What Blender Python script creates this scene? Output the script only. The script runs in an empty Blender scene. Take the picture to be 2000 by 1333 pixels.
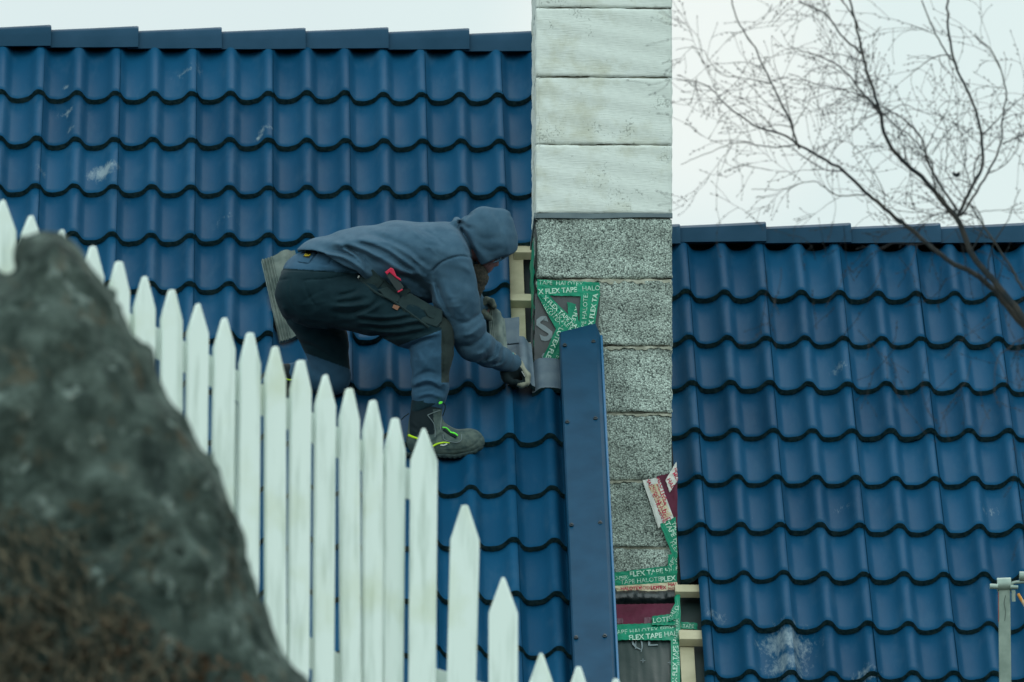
import bpy, bmesh, math, random
import numpy as np
from mathutils import Vector, Matrix
R_ = math.radians
random.seed(7); RNG = np.random.default_rng(7)
sc = bpy.context.scene

# ---------------------------------------------------------------- camera
F = 19650.0; PITCH = R_(12); CAM = np.array([0., 0., 1.6])
FW = np.array([0, math.cos(PITCH), math.sin(PITCH)])
UP = np.array([0, -math.sin(PITCH), math.cos(PITCH)]); RT = np.array([1., 0, 0])
cd = bpy.data.cameras.new("camera"); cam = bpy.data.objects.new("camera", cd)
sc.collection.objects.link(cam); sc.camera = cam
cam.location = CAM; cam.rotation_euler = (R_(90) + PITCH, 0, 0)
cd.sensor_width = 36; cd.lens = F / 2000 * 36; cd.clip_start = .5; cd.clip_end = 5000
cd.dof.use_dof = True; cd.dof.focus_distance = 38.9; cd.dof.aperture_fstop = 8.7
sc.view_settings.view_transform = 'Standard'; sc.view_settings.look = 'None'
sc.view_settings.exposure = 0.0; sc.view_settings.gamma = 1

# ---------------------------------------------------------------- sky and sun (hazy overcast)
SUN_AZ, SUN_EL = R_(14), R_(56)          # azimuth from +Y (view direction), negative = left
w = bpy.data.worlds.new("World"); sc.world = w; w.use_nodes = True
nt = w.node_tree; nt.nodes.clear(); N = nt.nodes.new; LK = nt.links.new
out = N("ShaderNodeOutputWorld"); bg = N("ShaderNodeBackground"); bg2 = N("ShaderNodeBackground"); mx = N("ShaderNodeMixShader")
sky = N("ShaderNodeTexSky"); sky.sky_type = 'NISHITA'; sky.sun_disc = False
sky.sun_elevation = SUN_EL; sky.sun_rotation = SUN_AZ; sky.dust_density = 3
LK(sky.outputs[0], bg.inputs[0]); bg.inputs[1].default_value = .09
tc = N("ShaderNodeTexCoord"); nz = N("ShaderNodeTexNoise"); nz.inputs['Scale'].default_value = 9; nz.inputs['Detail'].default_value = 3
LK(tc.outputs['Generated'], nz.inputs['Vector'])
cr = N("ShaderNodeValToRGB"); LK(nz.outputs[0], cr.inputs[0])
cr.color_ramp.elements[0].position = .40; cr.color_ramp.elements[0].color = (.745, .87, .865, 1)
cr.color_ramp.elements[1].position = .56; cr.color_ramp.elements[1].color = (.77, .905, .885, 1)
# a brighter place in the cloud, low in the sky behind the chimney
gd = N("ShaderNodeVectorMath"); gd.operation = 'DOT_PRODUCT'; LK(tc.outputs['Generated'], gd.inputs[0])
gv = FW + RT * (330) / F + UP * (560) / F; gv = gv / np.linalg.norm(gv); gd.inputs[1].default_value = tuple(gv)
gm = N("ShaderNodeMapRange"); LK(gd.outputs['Value'], gm.inputs[0]); gm.interpolation_type = 'SMOOTHSTEP'
gm.inputs[1].default_value = math.cos(.022); gm.inputs[2].default_value = 1.0; gm.inputs[3].default_value = 0; gm.inputs[4].default_value = .8
gx = N("ShaderNodeMix"); gx.data_type = 'RGBA'; LK(gm.outputs[0], gx.inputs[0]); LK(cr.outputs[0], gx.inputs[6]); gx.inputs[7].default_value = (.95, 1.0, .95, 1)
LK(gx.outputs[2], bg2.inputs[0])
sx = N("ShaderNodeSeparateXYZ"); LK(tc.outputs['Generated'], sx.inputs[0]); zr = N("ShaderNodeMapRange"); LK(sx.outputs[2], zr.inputs[0])   # overcast sky: brighter overhead
zr.inputs[1].default_value = .22; zr.inputs[2].default_value = 1.; zr.inputs[3].default_value = 1.; zr.inputs[4].default_value = 1.15
fr_ = N("ShaderNodeMapRange"); LK(sx.outputs[1], fr_.inputs[0]); fr_.inputs[1].default_value = .3; fr_.inputs[2].default_value = -.7; fr_.inputs[3].default_value = 1.; fr_.inputs[4].default_value = 2.3   # the open side, behind the camera, is the brighter half
mm_ = N("ShaderNodeMath"); mm_.operation = 'MULTIPLY'; LK(zr.outputs[0], mm_.inputs[0]); LK(fr_.outputs[0], mm_.inputs[1]); LK(mm_.outputs[0], bg2.inputs[1])
mx.inputs[0].default_value = .9; LK(bg.outputs[0], mx.inputs[1]); LK(bg2.outputs[0], mx.inputs[2]); LK(mx.outputs[0], out.inputs[0])
sl = bpy.data.lights.new("sun", 'SUN'); sl.energy = 1.0; sl.angle = R_(24); sl.color = (1, .985, .96)
so = bpy.data.objects.new("sun", sl); sc.collection.objects.link(so)
sd = Vector((math.sin(SUN_AZ) * math.cos(SUN_EL), math.cos(SUN_AZ) * math.cos(SUN_EL), math.sin(SUN_EL)))
so.rotation_euler = sd.to_track_quat('Z', 'Y').to_euler(); so.location = (0, 0, 60)

# ---------------------------------------------------------------- frames of reference
PSI = R_(1.57); RP = R_(45)
SH = np.array([-math.sin(PSI), math.cos(PSI), 0]); U = np.array([math.cos(PSI), math.sin(PSI), 0]); Zv = np.array([0, 0, 1.])
S = SH * math.cos(RP) + Zv * math.sin(RP); Nn = np.cross(U, S)
def ray(x, y): return FW + RT * (x - 1000) / F + UP * (666.5 - y) / F
O = CAM + ray(1000, 667) * 39.3
H_LOW = .85
def rp(a, b, h=0., low=0):                  # roof coordinates: a along the ridge, b up the slope, h off the plane
    return O - Zv * (H_LOW if low else 0) + U * a + S * b + Nn * h
def on_roof(x, y, h=0., low=0):             # where a line of sight meets the roof: (a, b)
    o = O - Zv * (H_LOW if low else 0) + Nn * h; r = ray(x, y)
    t = ((o - CAM) @ Nn) / (r @ Nn); q = CAM + r * t - o
    return q @ U, q @ S
D0 = 38.63; SPX = F / D0
def W(x, y, dz):                            # near the worker: photo-scale units, dz in the same units away from the viewer
    return CAM + ray(x, y) * (D0 + dz / SPX)
af, bf = on_roof(1060, 700)
FRONT = rp(af, bf)
def on_front(x, y, off=0.):                 # chimney front face
    o = FRONT - SH * off; r = ray(x, y); t = ((o - CAM) @ SH) / (r @ SH)
    return CAM + r * t
def atd(x, y, d): return CAM + ray(x, y) * d

# ---------------------------------------------------------------- object helpers
def link(o): sc.collection.objects.link(o); return o
def tag(o, label=None, cat=None, group=None, kind=None):
    if label: o['label'] = label
    if cat: o['category'] = cat
    if group: o['group'] = group
    if kind: o['kind'] = kind
    return o
def empty(name, loc, *t, **k):
    o = bpy.data.objects.new(name, None); o.location = loc; o.empty_display_size = .1; link(o); return tag(o, *t, **k)
bpy_inv = {}
def mesh_obj(name, verts, faces, mats, parent=None, smooth=False, midx=None, recalc=True, sharp=None):
    me = bpy.data.meshes.new(name)
    verts = np.asarray(verts, float)
    org = verts.mean(0) if parent is None else np.array(parent_loc(parent))
    me.from_pydata((verts - org).tolist(), [], [tuple(int(i) for i in f) for f in faces])
    if not isinstance(mats, (list, tuple)): mats = [mats]
    for m in mats: me.materials.append(m)
    if midx is not None: me.polygons.foreach_set('material_index', np.asarray(midx, dtype=np.int32))
    if recalc:
        bm = bmesh.new(); bm.from_mesh(me); bmesh.ops.recalc_face_normals(bm, faces=bm.faces); bm.to_mesh(me); bm.free()
    if smooth:
        me.polygons.foreach_set('use_smooth', [True] * len(me.polygons))
        if sharp: me.set_sharp_from_angle(angle=R_(sharp))
    me.update()
    o = bpy.data.objects.new(name, me); link(o)
    if parent is None: o.location = org
    else: o.parent = parent
    return o
def parent_loc(p):
    l = Vector((0, 0, 0))
    while p is not None: l += p.location; p = p.parent
    return l
class MB:
    def __init__(s): s.v = []; s.f = []; s.m = []
    def add(s, v, f, m=0):
        n = len(s.v); s.v += [np.asarray(q, float) for q in v]; s.f += [[n + i for i in k] for k in f]; s.m += [m] * len(f); return s
    def prism(s, bottom, top, m=0):        # two matching loops
        n = len(bottom)
        f = [list(range(n))[::-1], [n + i for i in range(n)]] + [[i, (i + 1) % n, n + (i + 1) % n, n + i] for i in range(n)]
        return s.add(list(bottom) + list(top), f, m)
    def box(s, c, ax, ay, az, m=0):        # centre, half-axis vectors
        c = np.asarray(c, float); ax, ay, az = map(lambda q: np.asarray(q, float), (ax, ay, az))
        b = [c - ax - ay - az, c + ax - ay - az, c + ax + ay - az, c - ax + ay - az]
        return s.prism(b, [q + 2 * az for q in b], m)
    def tube(s, pts, rad, n=8, m=0, cap=True):
        pts = [np.asarray(p, float) for p in pts]; k = len(pts)
        rad = [rad] * k if np.isscalar(rad) else rad
        base = len(s.v); prev = None
        for i, p in enumerate(pts):
            t = pts[min(i + 1, k - 1)] - pts[max(i - 1, 0)]; t = t / (np.linalg.norm(t) + 1e-12)
            if prev is None:
                q = np.array([0, 0, 1.]) if abs(t[2]) < .9 else np.array([1., 0, 0])
            else: q = prev
            e1 = q - t * (q @ t); e1 /= np.linalg.norm(e1) + 1e-12; prev = e1; e2 = np.cross(t, e1)
            for j in range(n):
                a = 2 * math.pi * j / n; s.v.append(p + rad[i] * (math.cos(a) * e1 + math.sin(a) * e2))
        for i in range(k - 1):
            for j in range(n):
                a = base + i * n + j; b = base + i * n + (j + 1) % n
                s.f.append([a, b, b + n, a + n]); s.m.append(m)
        if cap:
            s.f.append([base + j for j in range(n)][::-1]); s.m.append(m)
            s.f.append([base + (k - 1) * n + j for j in range(n)]); s.m.append(m)
        return s
    def build(s, name, mats, parent=None, smooth=False, bevel=0, sharp=40, seg=2):
        o = mesh_obj(name, s.v, s.f, mats, parent, smooth, s.m, sharp=sharp)
        if bevel:
            bm = bmesh.new(); bm.from_mesh(o.data)
            bmesh.ops.bevel(bm, geom=[e for e in bm.edges if len(e.link_faces) == 2 and e.calc_face_angle(0) > .5], offset=bevel, segments=seg, affect='EDGES', profile=.5)
            bm.to_mesh(o.data); bm.free()
        return o
def curve(pts, n):                          # Catmull-Rom resample
    p = np.asarray(pts, float); k = len(p)
    if k < 3:
        t = np.linspace(0, 1, n)[:, None]; return p[0] * (1 - t) + p[-1] * t
    q = np.vstack([2 * p[0] - p[1], p, 2 * p[-1] - p[-2]]); outp = []
    for t in np.linspace(0, k - 1 - 1e-9, n):
        i = int(t); u = t - i; a, b, c, d = q[i:i + 4]
        outp.append(.5 * (2 * b + (c - a) * u + (2 * a - 5 * b + 4 * c - d) * u * u + (3 * b - 3 * c + d - a) * u ** 3))
    return np.array(outp)

# ---------------------------------------------------------------- materials
def mat(name, col, rough=.6, spec=.5, metal=0, noise=None, bump=None, col2=None, coat=0):
    """noise=(scale, detail) mixes col with col2; bump=(scale, strength, distance)"""
    m = bpy.data.materials.new(name); m.use_nodes = True; t = m.node_tree; b = t.nodes['Principled BSDF']
    b.inputs['Base Color'].default_value = (*col, 1); b.inputs['Roughness'].default_value = rough
    b.inputs['Specular IOR Level'].default_value = spec; b.inputs['Metallic'].default_value = metal
    if coat: b.inputs['Coat Weight'].default_value = coat
    tcn = t.nodes.new('ShaderNodeTexCoord')
    if noise:
        n = t.nodes.new('ShaderNodeTexNoise'); n.inputs['Scale'].default_value = noise[0]; n.inputs['Detail'].default_value = noise[1]
        t.links.new(tcn.outputs['Object'], n.inputs['Vector'])
        r = t.nodes.new('ShaderNodeValToRGB'); r.color_ramp.elements[0].position = .35; r.color_ramp.elements[1].position = .65
        r.color_ramp.elements[0].color = (*col, 1); r.color_ramp.elements[1].color = (*(col2 or col), 1)
        t.links.new(n.outputs[0], r.inputs[0]); t.links.new(r.outputs[0], b.inputs['Base Color'])
    if bump:
        n = t.nodes.new('ShaderNodeTexNoise'); n.inputs['Scale'].default_value = bump[0]; n.inputs['Detail'].default_value = 4
        t.links.new(tcn.outputs['Object'], n.inputs['Vector'])
        bp = t.nodes.new('ShaderNodeBump'); bp.inputs['Strength'].default_value = bump[1]; bp.inputs['Distance'].default_value = bump[2]
        t.links.new(n.outputs[0], bp.inputs['Height']); t.links.new(bp.outputs[0], b.inputs['Normal'])
    return m
def nodes(m): return m.node_tree, m.node_tree.nodes.new, m.node_tree.links.new, m.node_tree.nodes['Principled BSDF']

def tile_mat(name, c1, c2, smears):
    m = mat(name, c1, .5, .05); t, n, l, b = nodes(m)
    tcn = n('ShaderNodeTexCoord'); at = n('ShaderNodeAttribute'); at.attribute_name = 'tile'
    ns = n('ShaderNodeTexNoise'); ns.inputs['Scale'].default_value = 3.; ns.inputs['Detail'].default_value = 6; l(tcn.outputs['Object'], ns.inputs['Vector'])
    mxn = n('ShaderNodeMix'); mxn.data_type = 'RGBA'; mxn.inputs[6].default_value = (*c1, 1); mxn.inputs[7].default_value = (*c2, 1)
    ad = n('ShaderNodeMath'); ad.operation = 'ADD'; l(at.outputs['Fac'], ad.inputs[0]); l(ns.outputs[0], ad.inputs[1])
    mr = n('ShaderNodeMapRange'); l(ad.outputs[0], mr.inputs[0]); mr.inputs[1].default_value = .45; mr.inputs[2].default_value = 1.45
    l(mr.outputs[0], mxn.inputs[0])
    # dusty film, stronger in patches
    d = n('ShaderNodeTexNoise'); d.inputs['Scale'].default_value = 14; d.inputs['Detail'].default_value = 8; d.inputs['Roughness'].default_value = .7
    mp = n('ShaderNodeMapping'); mp.inputs['Scale'].default_value = (1, .35, .35); l(tcn.outputs['Object'], mp.inputs[0]); l(mp.outputs[0], d.inputs['Vector'])
    dr = n('ShaderNodeMapRange'); l(d.outputs[0], dr.inputs[0]); dr.inputs[1].default_value = .5; dr.inputs[2].default_value = .85; dr.inputs[4].default_value = .12
    m2 = n('ShaderNodeMix'); m2.data_type = 'RGBA'; l(dr.outputs[0], m2.inputs[0]); l(mxn.outputs[2], m2.inputs[6]); m2.inputs[7].default_value = (.16, .23, .28, 1)
    prev = m2.outputs[2]
    # chalky scuffs at fixed places on the tiles
    sn = n('ShaderNodeTexNoise'); sn.inputs['Scale'].default_value = 40; sn.inputs['Detail'].default_value = 6; sn.inputs['Roughness'].default_value = .75
    sm = n('ShaderNodeMapping'); sm.inputs['Rotation'].default_value = (0, .5, 0); sm.inputs['Scale'].default_value = (1.4, .5, .5); l(tcn.outputs['Object'], sm.inputs[0]); l(sm.outputs[0], sn.inputs['Vector'])
    geo = n('ShaderNodeNewGeometry'); acc = None
    for (p, r, st) in smears:
        vs = n('ShaderNodeVectorMath'); vs.operation = 'DISTANCE'; l(geo.outputs['Position'], vs.inputs[0]); vs.inputs[1].default_value = tuple(p)
        q = n('ShaderNodeMapRange'); l(vs.outputs['Value'], q.inputs[0]); q.inputs[1].default_value = 0; q.inputs[2].default_value = r; q.inputs[3].default_value = st; q.inputs[4].default_value = 0
        if acc is None: acc = q.outputs[0]
        else:
            a2 = n('ShaderNodeMath'); a2.operation = 'MAXIMUM'; l(acc, a2.inputs[0]); l(q.outputs[0], a2.inputs[1]); acc = a2.outputs[0]
    if acc is not None:
        sb = n('ShaderNodeMath'); sb.operation = 'MULTIPLY_ADD'; l(acc, sb.inputs[0]); sb.inputs[1].default_value = .62; l(sn.outputs[0], sb.inputs[2])
        q = n('ShaderNodeMapRange'); l(sb.outputs[0], q.inputs[0]); q.inputs[1].default_value = .68; q.inputs[2].default_value = 1.0; q.inputs[4].default_value = .4
        m3 = n('ShaderNodeMix'); m3.data_type = 'RGBA'; l(q.outputs[0], m3.inputs[0]); l(prev, m3.inputs[6]); m3.inputs[7].default_value = (.42, .5, .5, 1); prev = m3.outputs[2]
    l(prev, b.inputs['Base Color'])
    rr = n('ShaderNodeMapRange'); l(d.outputs[0], rr.inputs[0]); rr.inputs[3].default_value = .5; rr.inputs[4].default_value = .7; l(rr.outputs[0], b.inputs['Roughness'])
    fb = n('ShaderNodeTexNoise'); fb.inputs['Scale'].default_value = 260; l(tcn.outputs['Object'], fb.inputs['Vector'])
    bp = n('ShaderNodeBump'); bp.inputs['Strength'].default_value = .25; bp.inputs['Distance'].default_value = .001; l(fb.outputs[0], bp.inputs['Height']); l(bp.outputs[0], b.inputs['Normal'])
    return m
def sm_at(x, y, r, st, low=0, h=.01):
    a, b = on_roof(x, y, h, low); return (rp(a, b, h, low), r * 1.35, st * (.92 if r < .07 else 1.))
TILE = tile_mat('blue_tile', (.0015, .040, .093), (.004, .058, .128),
    [sm_at(200, 333, .075, 1.), sm_at(126, 215, .045, .8), sm_at(143, 258, .035, .8), sm_at(358, 140, .06, .55), sm_at(386, 135, .05, .5),
     sm_at(520, 260, .04, .75), sm_at(505, 270, .03, .7), sm_at(128, 168, .03, .7), sm_at(440, 435, .06, .45), sm_at(80, 338, .05, .45), sm_at(560, 520, .1, .45)])
TILE2 = tile_mat('blue_tile_lower', (.0015, .040, .093), (.004, .058, .128),
    [sm_at(1535, 1250, .13, .8, 1), sm_at(1535, 1300, .1, .75, 1), sm_at(1395, 1205, .06, .6, 1), sm_at(1690, 1320, .07, .6, 1), sm_at(1640, 720, .06, .5, 1), sm_at(1640, 985, .05, .55, 1), sm_at(1935, 990, .06, .5, 1)])
BUTT = mat('uncoated_tile_edge', (.006, .026, .032), .95, .05, noise=(70, 5), col2=(.025, .05, .052), bump=(160, .8, .004))
RIDGE = mat('ridge_tile_blue', (.004, .036, .072), .55, .12, noise=(5, 6), col2=(.012, .05, .095), bump=(220, .3, .001))
METAL = mat('blue_coated_steel', (.003, .036, .078), .28, .13, noise=(9, 8), col2=(.006, .048, .10))
DARK = mat('dark_underlay', (.002, .01, .014), .6, .3, noise=(20, 4), col2=(.004, .018, .024))
WOOD = mat('pale_timber', (.43, .40, .27), .75, .2, noise=(12, 5), col2=(.54, .50, .35), bump=(60, .2, .002))

# ---------------------------------------------------------------- house
house = empty('house', tuple(np.array(rp(.5, -4)) * [1, 1, 0] + [0, 2, 4.2]), 'house under a blue tiled roof in two heights, with tall block chimney between them', 'house')

PX = np.array([0, .06, .10, .14, .18, .22, .26, .31, .38, .45, .52, .60, .68, .75, .81, .86, .91, .95, 1.0])
PY = np.array([1, .985, .94, .83, .62, .38, .19, .07, .015, 0, .015, .055, .14, .27, .44, .66, .88, .97, 1.])
def prof(x): return np.interp(x % 1.0, PX, PY)
AMP, TH = .044, .029
def tiled(name, low, crest0, period, b0, g, rows, amin, amax, skip=None, mats=None, amin_row=None):
    """rows: list of row indices; butt of row k lies at b0 - g*k. One patch per tile (two waves)."""
    V = []; Fc = []; Mi = []; att = []
    tw = 2 * period; xs0 = np.unique(np.concatenate([PX[:-1], PX + 1, [.0, .155, .16, 1.155, 1.16, 2.0]])) / 2
    fr = np.array([-.22, 0, .35, .7, .93, .985, 1.0])
    for k in rows:
        j0 = int(math.floor((amin - crest0) / tw)) - 1; j1 = int(math.ceil((amax - crest0) / tw)) + 1
        for j in range(j0, j1):
            if skip and skip(k, j): continue
            a0 = crest0 + j * tw + .022      # the joint sits just right of a crest
            lo = amin if amin_row is None else amin_row(k)
            if a0 + tw < lo or a0 > amax: continue
            dh, db, ro, rn = RNG.normal(0, .0012), RNG.normal(0, .0022), RNG.normal(0, .0035), RNG.random()
            aa = np.clip(a0 + xs0 * tw, lo, amax); aa = np.unique(aa)
            if len(aa) < 2: continue
            hh = prof((aa - crest0) / period) * AMP
            loc = (aa - a0) / tw
            hh = hh + np.where(loc < .035, .0035 * (1 - loc / .035), 0) - np.where(loc > .985, .002, 0)
            n = len(aa); base = len(V)
            for fi, f in enumerate(fr):
                b = b0 - g * k + g * (1 - f) + db
                w_ = TH * (f - 1) + dh
                dr = -.0035 if fi == len(fr) - 1 else 0
                for a, h, lc in zip(aa, hh, loc):
                    V.append(rp(a, b + ro * (lc - .5) - (.0012 * math.sin(lc * 40 + k) if fi >= 5 else 0), h + w_ + dr, low))
            m = len(fr)
            for i in range(m - 1):
                for q in range(n - 1):
                    p = base + i * n + q; Fc.append([p, p + 1, p + n + 1, p + n]); Mi.append(0); att += [rn] * 4
            # butt edge: rough uncoated face, then the underside lip
            e0 = base + (m - 1) * n; b = b0 - g * k + db; e1 = len(V)
            for a, h, lc in zip(aa, hh, loc): V.append(rp(a, b + .002 + RNG.normal(0, .0012) + ro * (lc - .5), h - TH * .97 + dh + RNG.normal(0, .0012), low))
            e2 = len(V)
            for a, h, lc in zip(aa, hh, loc): V.append(rp(a, b + .05, h - TH * .9 + dh, low))
            for q in range(n - 1):
                Fc.append([e0 + q, e0 + q + 1, e1 + q + 1, e1 + q]); Mi.append(1); att += [rn] * 4
                Fc.append([e1 + q, e1 + q + 1, e2 + q + 1, e2 + q]); Mi.append(1); att += [rn] * 4
    o = mesh_obj(name, V, Fc, mats, house, True, Mi, recalc=False, sharp=38)
    me = o.data; ca = me.attributes.new('tile', 'FLOAT', 'CORNER'); ca.data.foreach_set('value', np.array(att, dtype=np.float32))
    return o
# upper roof: crest with a joint at a=-.025, wave .155
aV1, _ = on_roof(1095, 700, .05)
A_CH_L = on_roof(1041, 600)[0]
def upper_max(k): return None
rowsU = list(range(0, 14))
def upper_cell(k, j): return False
# the part beside and above the chimney ends at its left side; the part in front runs to the verge
hole = on_roof(600, 610)
TW = .310
def skipU(k, j):
    b_low = 1.79 - .357 * k
    a0 = -.025 + j * TW
    if k == 5 and abs(a0 - (-.025 - 3 * TW)) < .01: return True      # one tile taken out behind the worker
    return False
roofU = tiled('roof', 0, -.025, .155, 1.79, .357, [k for k in rowsU if k <= 3], -3.6, aV1 + .02, skipU, [TILE, BUTT])
tag(roofU, 'higher tiled roof to the left of the chimney')
A_GAP = on_roof(997, 600)[0]
tiledA = tiled('roof', 0, -.025, .155, 1.79, .357, [4, 5], -3.6, A_GAP, skipU, [TILE, BUTT])
tiledB = tiled('roof', 0, -.025, .155, 1.79, .357, [6], -3.6, on_roof(985, 700)[0], skipU, [TILE, BUTT])
tiledC = tiled('roof', 0, -.025, .155, 1.79, .357, [k for k in rowsU if k >= 7], -3.6, aV1 + .02, skipU, [TILE, BUTT])
for o in (tiledA, tiledB, tiledC):           # one mesh for the whole upper roof
    bm = bmesh.new(); bm.from_mesh(roofU.data); bm.from_mesh(o.data); bm.to_mesh(roofU.data); bm.free()
    bpy.data.objects.remove(o)
roofU.data.polygons.foreach_set('use_smooth', [True] * len(roofU.data.polygons))
# lower roof
aR0 = on_roof(1310, 800, 0, 1)[0]; aR1 = on_roof(1368, 1200, 0, 1)[0]
roofR = tiled('roof', 1, .737, .1555, 1.858, .336, list(range(0, 14)), aR0, 4.2, None, [TILE2, BUTT], amin_row=lambda k: aR0 if k <= 6 else aR1)
tag(roofR, 'lower tiled roof to the right of the chimney')

# decks (underlay) just under the battens, back slopes and walls
BR, BL = -3.2, 2.33
def sheet(name, pts, m, parent, th=.02, label=None):
    mb = MB(); mb.prism([np.array(p) - Nn * th for p in pts], pts); o = mb.build(name, m, parent)
    if label: tag(o, label)
    return o
DK = -.085
sheet('roof_underlay', [rp(-3.6, BR, DK), rp(aV1 + .1, BR, DK), rp(aV1 + .1, bf - .02, DK), rp(A_CH_L + .01, bf, DK), rp(A_CH_L + .01, BL, DK), rp(-3.6, BL, DK)], DARK, house)
UND2 = mat('grey_membrane', (.018, .036, .036), .5, .4, noise=(6, 5), col2=(.03, .05, .048), bump=(10, .3, .01))
sheet('roof_underlay', [rp(aV1 + .1, BR, DK, 1), rp(4.2, BR, DK, 1), rp(4.2, 2.42, DK, 1), rp(aR0 - .02, 2.42, DK, 1), rp(aR0 - .02, -.2, DK, 1), rp(aV1 + .1, -.2, DK, 1)], UND2, house)
WALL = mat('white_cladding', (.55, .57, .55), .7, .3, noise=(4, 4), col2=(.6, .62, .6))
def back(low, a0, a1, bt):
    t = rp(a0, bt, DK, low); t2 = rp(a1, bt, DK, low); d = SH * 2.6 - Zv * 2.6
    mb = MB(); mb.prism([t, t2, t2 + d, t + d], [q + Zv * .05 for q in (t, t2, t2 + d, t + d)]); return mb.build('back_roof', RIDGE, house)
back(0, -3.6, aV1 + .1, BL); back(1, aV1 + .1, 4.2, 2.42)
mb = MB()
def wallbox(a0, a1, low, bt):
    eave = rp(a0, BR + .35, -.16, low); ridge = rp(a0, bt, -.12, low)
    d = (ridge - eave) @ SH; he = eave - Zv * (eave[2] - 4.0); L = U * (a1 - a0)
    p = [he, eave, ridge, eave + SH * 2 * d, he + SH * 2 * d]
    mb.prism(p, [q + L for q in p])
wallbox(-3.5, aV1 + .08, 0, BL); wallbox(aV1 + .09, 4.1, 1, 2.42)
mb.build('wall', WALL, house)

# ridge tiles: U-shaped caps, each right end riding over the next one
def ridge_caps(low, joints_px, ypx, hcap, roof, rise=0., dxl=0):
    b0 = on_roof(1000 if not low else 1500, ypx, .02, low)[1]
    js = [on_roof(x, ypx, .02, low)[0] for x in joints_px]
    for i in range(len(js) - 1):
        a0, a1 = js[i], js[i + 1]; mb = MB(); rings = []
        jit = RNG.normal(0, .0025)
        for (a, sc_) in ((a0 - .045, .86), (a0, .87), ((a0 + a1) / 2, .95), (a1 - .02, 1.035), (a1 - .006, 1.045), (a1, 1.02)):
            ring = []
            base = rp(a, b0, .02, low) + Zv * (rise * (a - js[0]) + jit)
            hw = .105 * sc_; hh = hcap * sc_
            P = [(-hw * 1.02, -.004), (-hw * .93, hh * .42), (-hw * .84, hh * .78), (-hw * .66, hh * .95), (-hw * .4, hh * 1.0), (0, hh * 1.02), (hw * .4, hh), (hw * .66, hh * .95), (hw * .84, hh * .78), (hw, 0)]
            inner = [(x * .84, y * .84 if i_ not in (0, 9) else y) for i_, (x, y) in enumerate(P)][::-1]
            cen = base + SH * .105
            ring = [cen + SH * x + Zv * y for x, y in P + inner]
            rings.append(ring)
        n = len(rings[0]); v = [q for r in rings for q in r]; f = []
        for r in range(len(rings) - 1):
            for q in range(n): f.append([r * n + q, r * n + (q + 1) % n, (r + 1) * n + (q + 1) % n, (r + 1) * n + q])
        f.append(list(range(n))[::-1]); f.append([(len(rings) - 1) * n + q for q in range(n)])
        mb.add(v, f)
        kc = rp((a0 + a1) / 2 + .02, b0, .02, low) + SH * .105 + Zv * (rise * (a0 - js[0]) + jit + hcap * .99)
        mb.tube([kc - Zv * .004, kc + Zv * .007, kc + Zv * .009], [.011, .009, .003], 8)
        mb.build('ridge_tile', RIDGE, roof, True, sharp=35)
ridge_caps(0, [-230, -65, 99, 270, 433, 597, 759, 917, 1077], 96, .094, roofU)
ridge_caps(1, [1158, 1329, 1497, 1663, 1838, 2005, 2180], 474, .086, roofR, rise=.006)

# battens seen where tiles are missing
def on_roof_pt(x, y, h, low=0): a, b = on_roof(x, y, h, low); return rp(a, b, h, low), a, b
def batten(x0, x1, yc, h, low=0, wd=.024, th=.018, x1b=None):
    p0, a0, b0 = on_roof_pt(x0, yc, h, low); p1, a1, b1 = on_roof_pt(x1, yc, h, low)
    c = rp((a0 + a1) / 2, b0, h, low); m = MB(); m.box(c, U * (a1 - a0) / 2, S * wd, Nn * th)
    return m.build('batten', WOOD, house, bevel=.0015)
def counter(xc, y0, y1, h, low=0, wd=.028, th=.014):
    p0, a0, b0 = on_roof_pt(xc, y0, h, low); p1, a1, b1 = on_roof_pt(xc, y1, h, low)
    c = rp(a1, (b0 + b1) / 2, h, low); m = MB(); m.box(c, U * wd, S * abs(b1 - b0) / 2, Nn * th)
    return m.build('counter_batten', WOOD, house, bevel=.0015)
counter(1017, 480, 760, -.066)
batten(1003, 1040, 494, -.034); batten(994, 1040, 588, -.034); batten(1000, 1046, 683, -.034)
batten(560, 700, 610, -.034)
counter(1350, 1224, 1420, -.066, 1)
batten(1318, 1374, 1155, -.03, 1, .024, .015); batten(1326, 1374, 1247, -.03, 1, .03, .018); batten(1326, 1380, 1352, -.034, 1)

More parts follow.
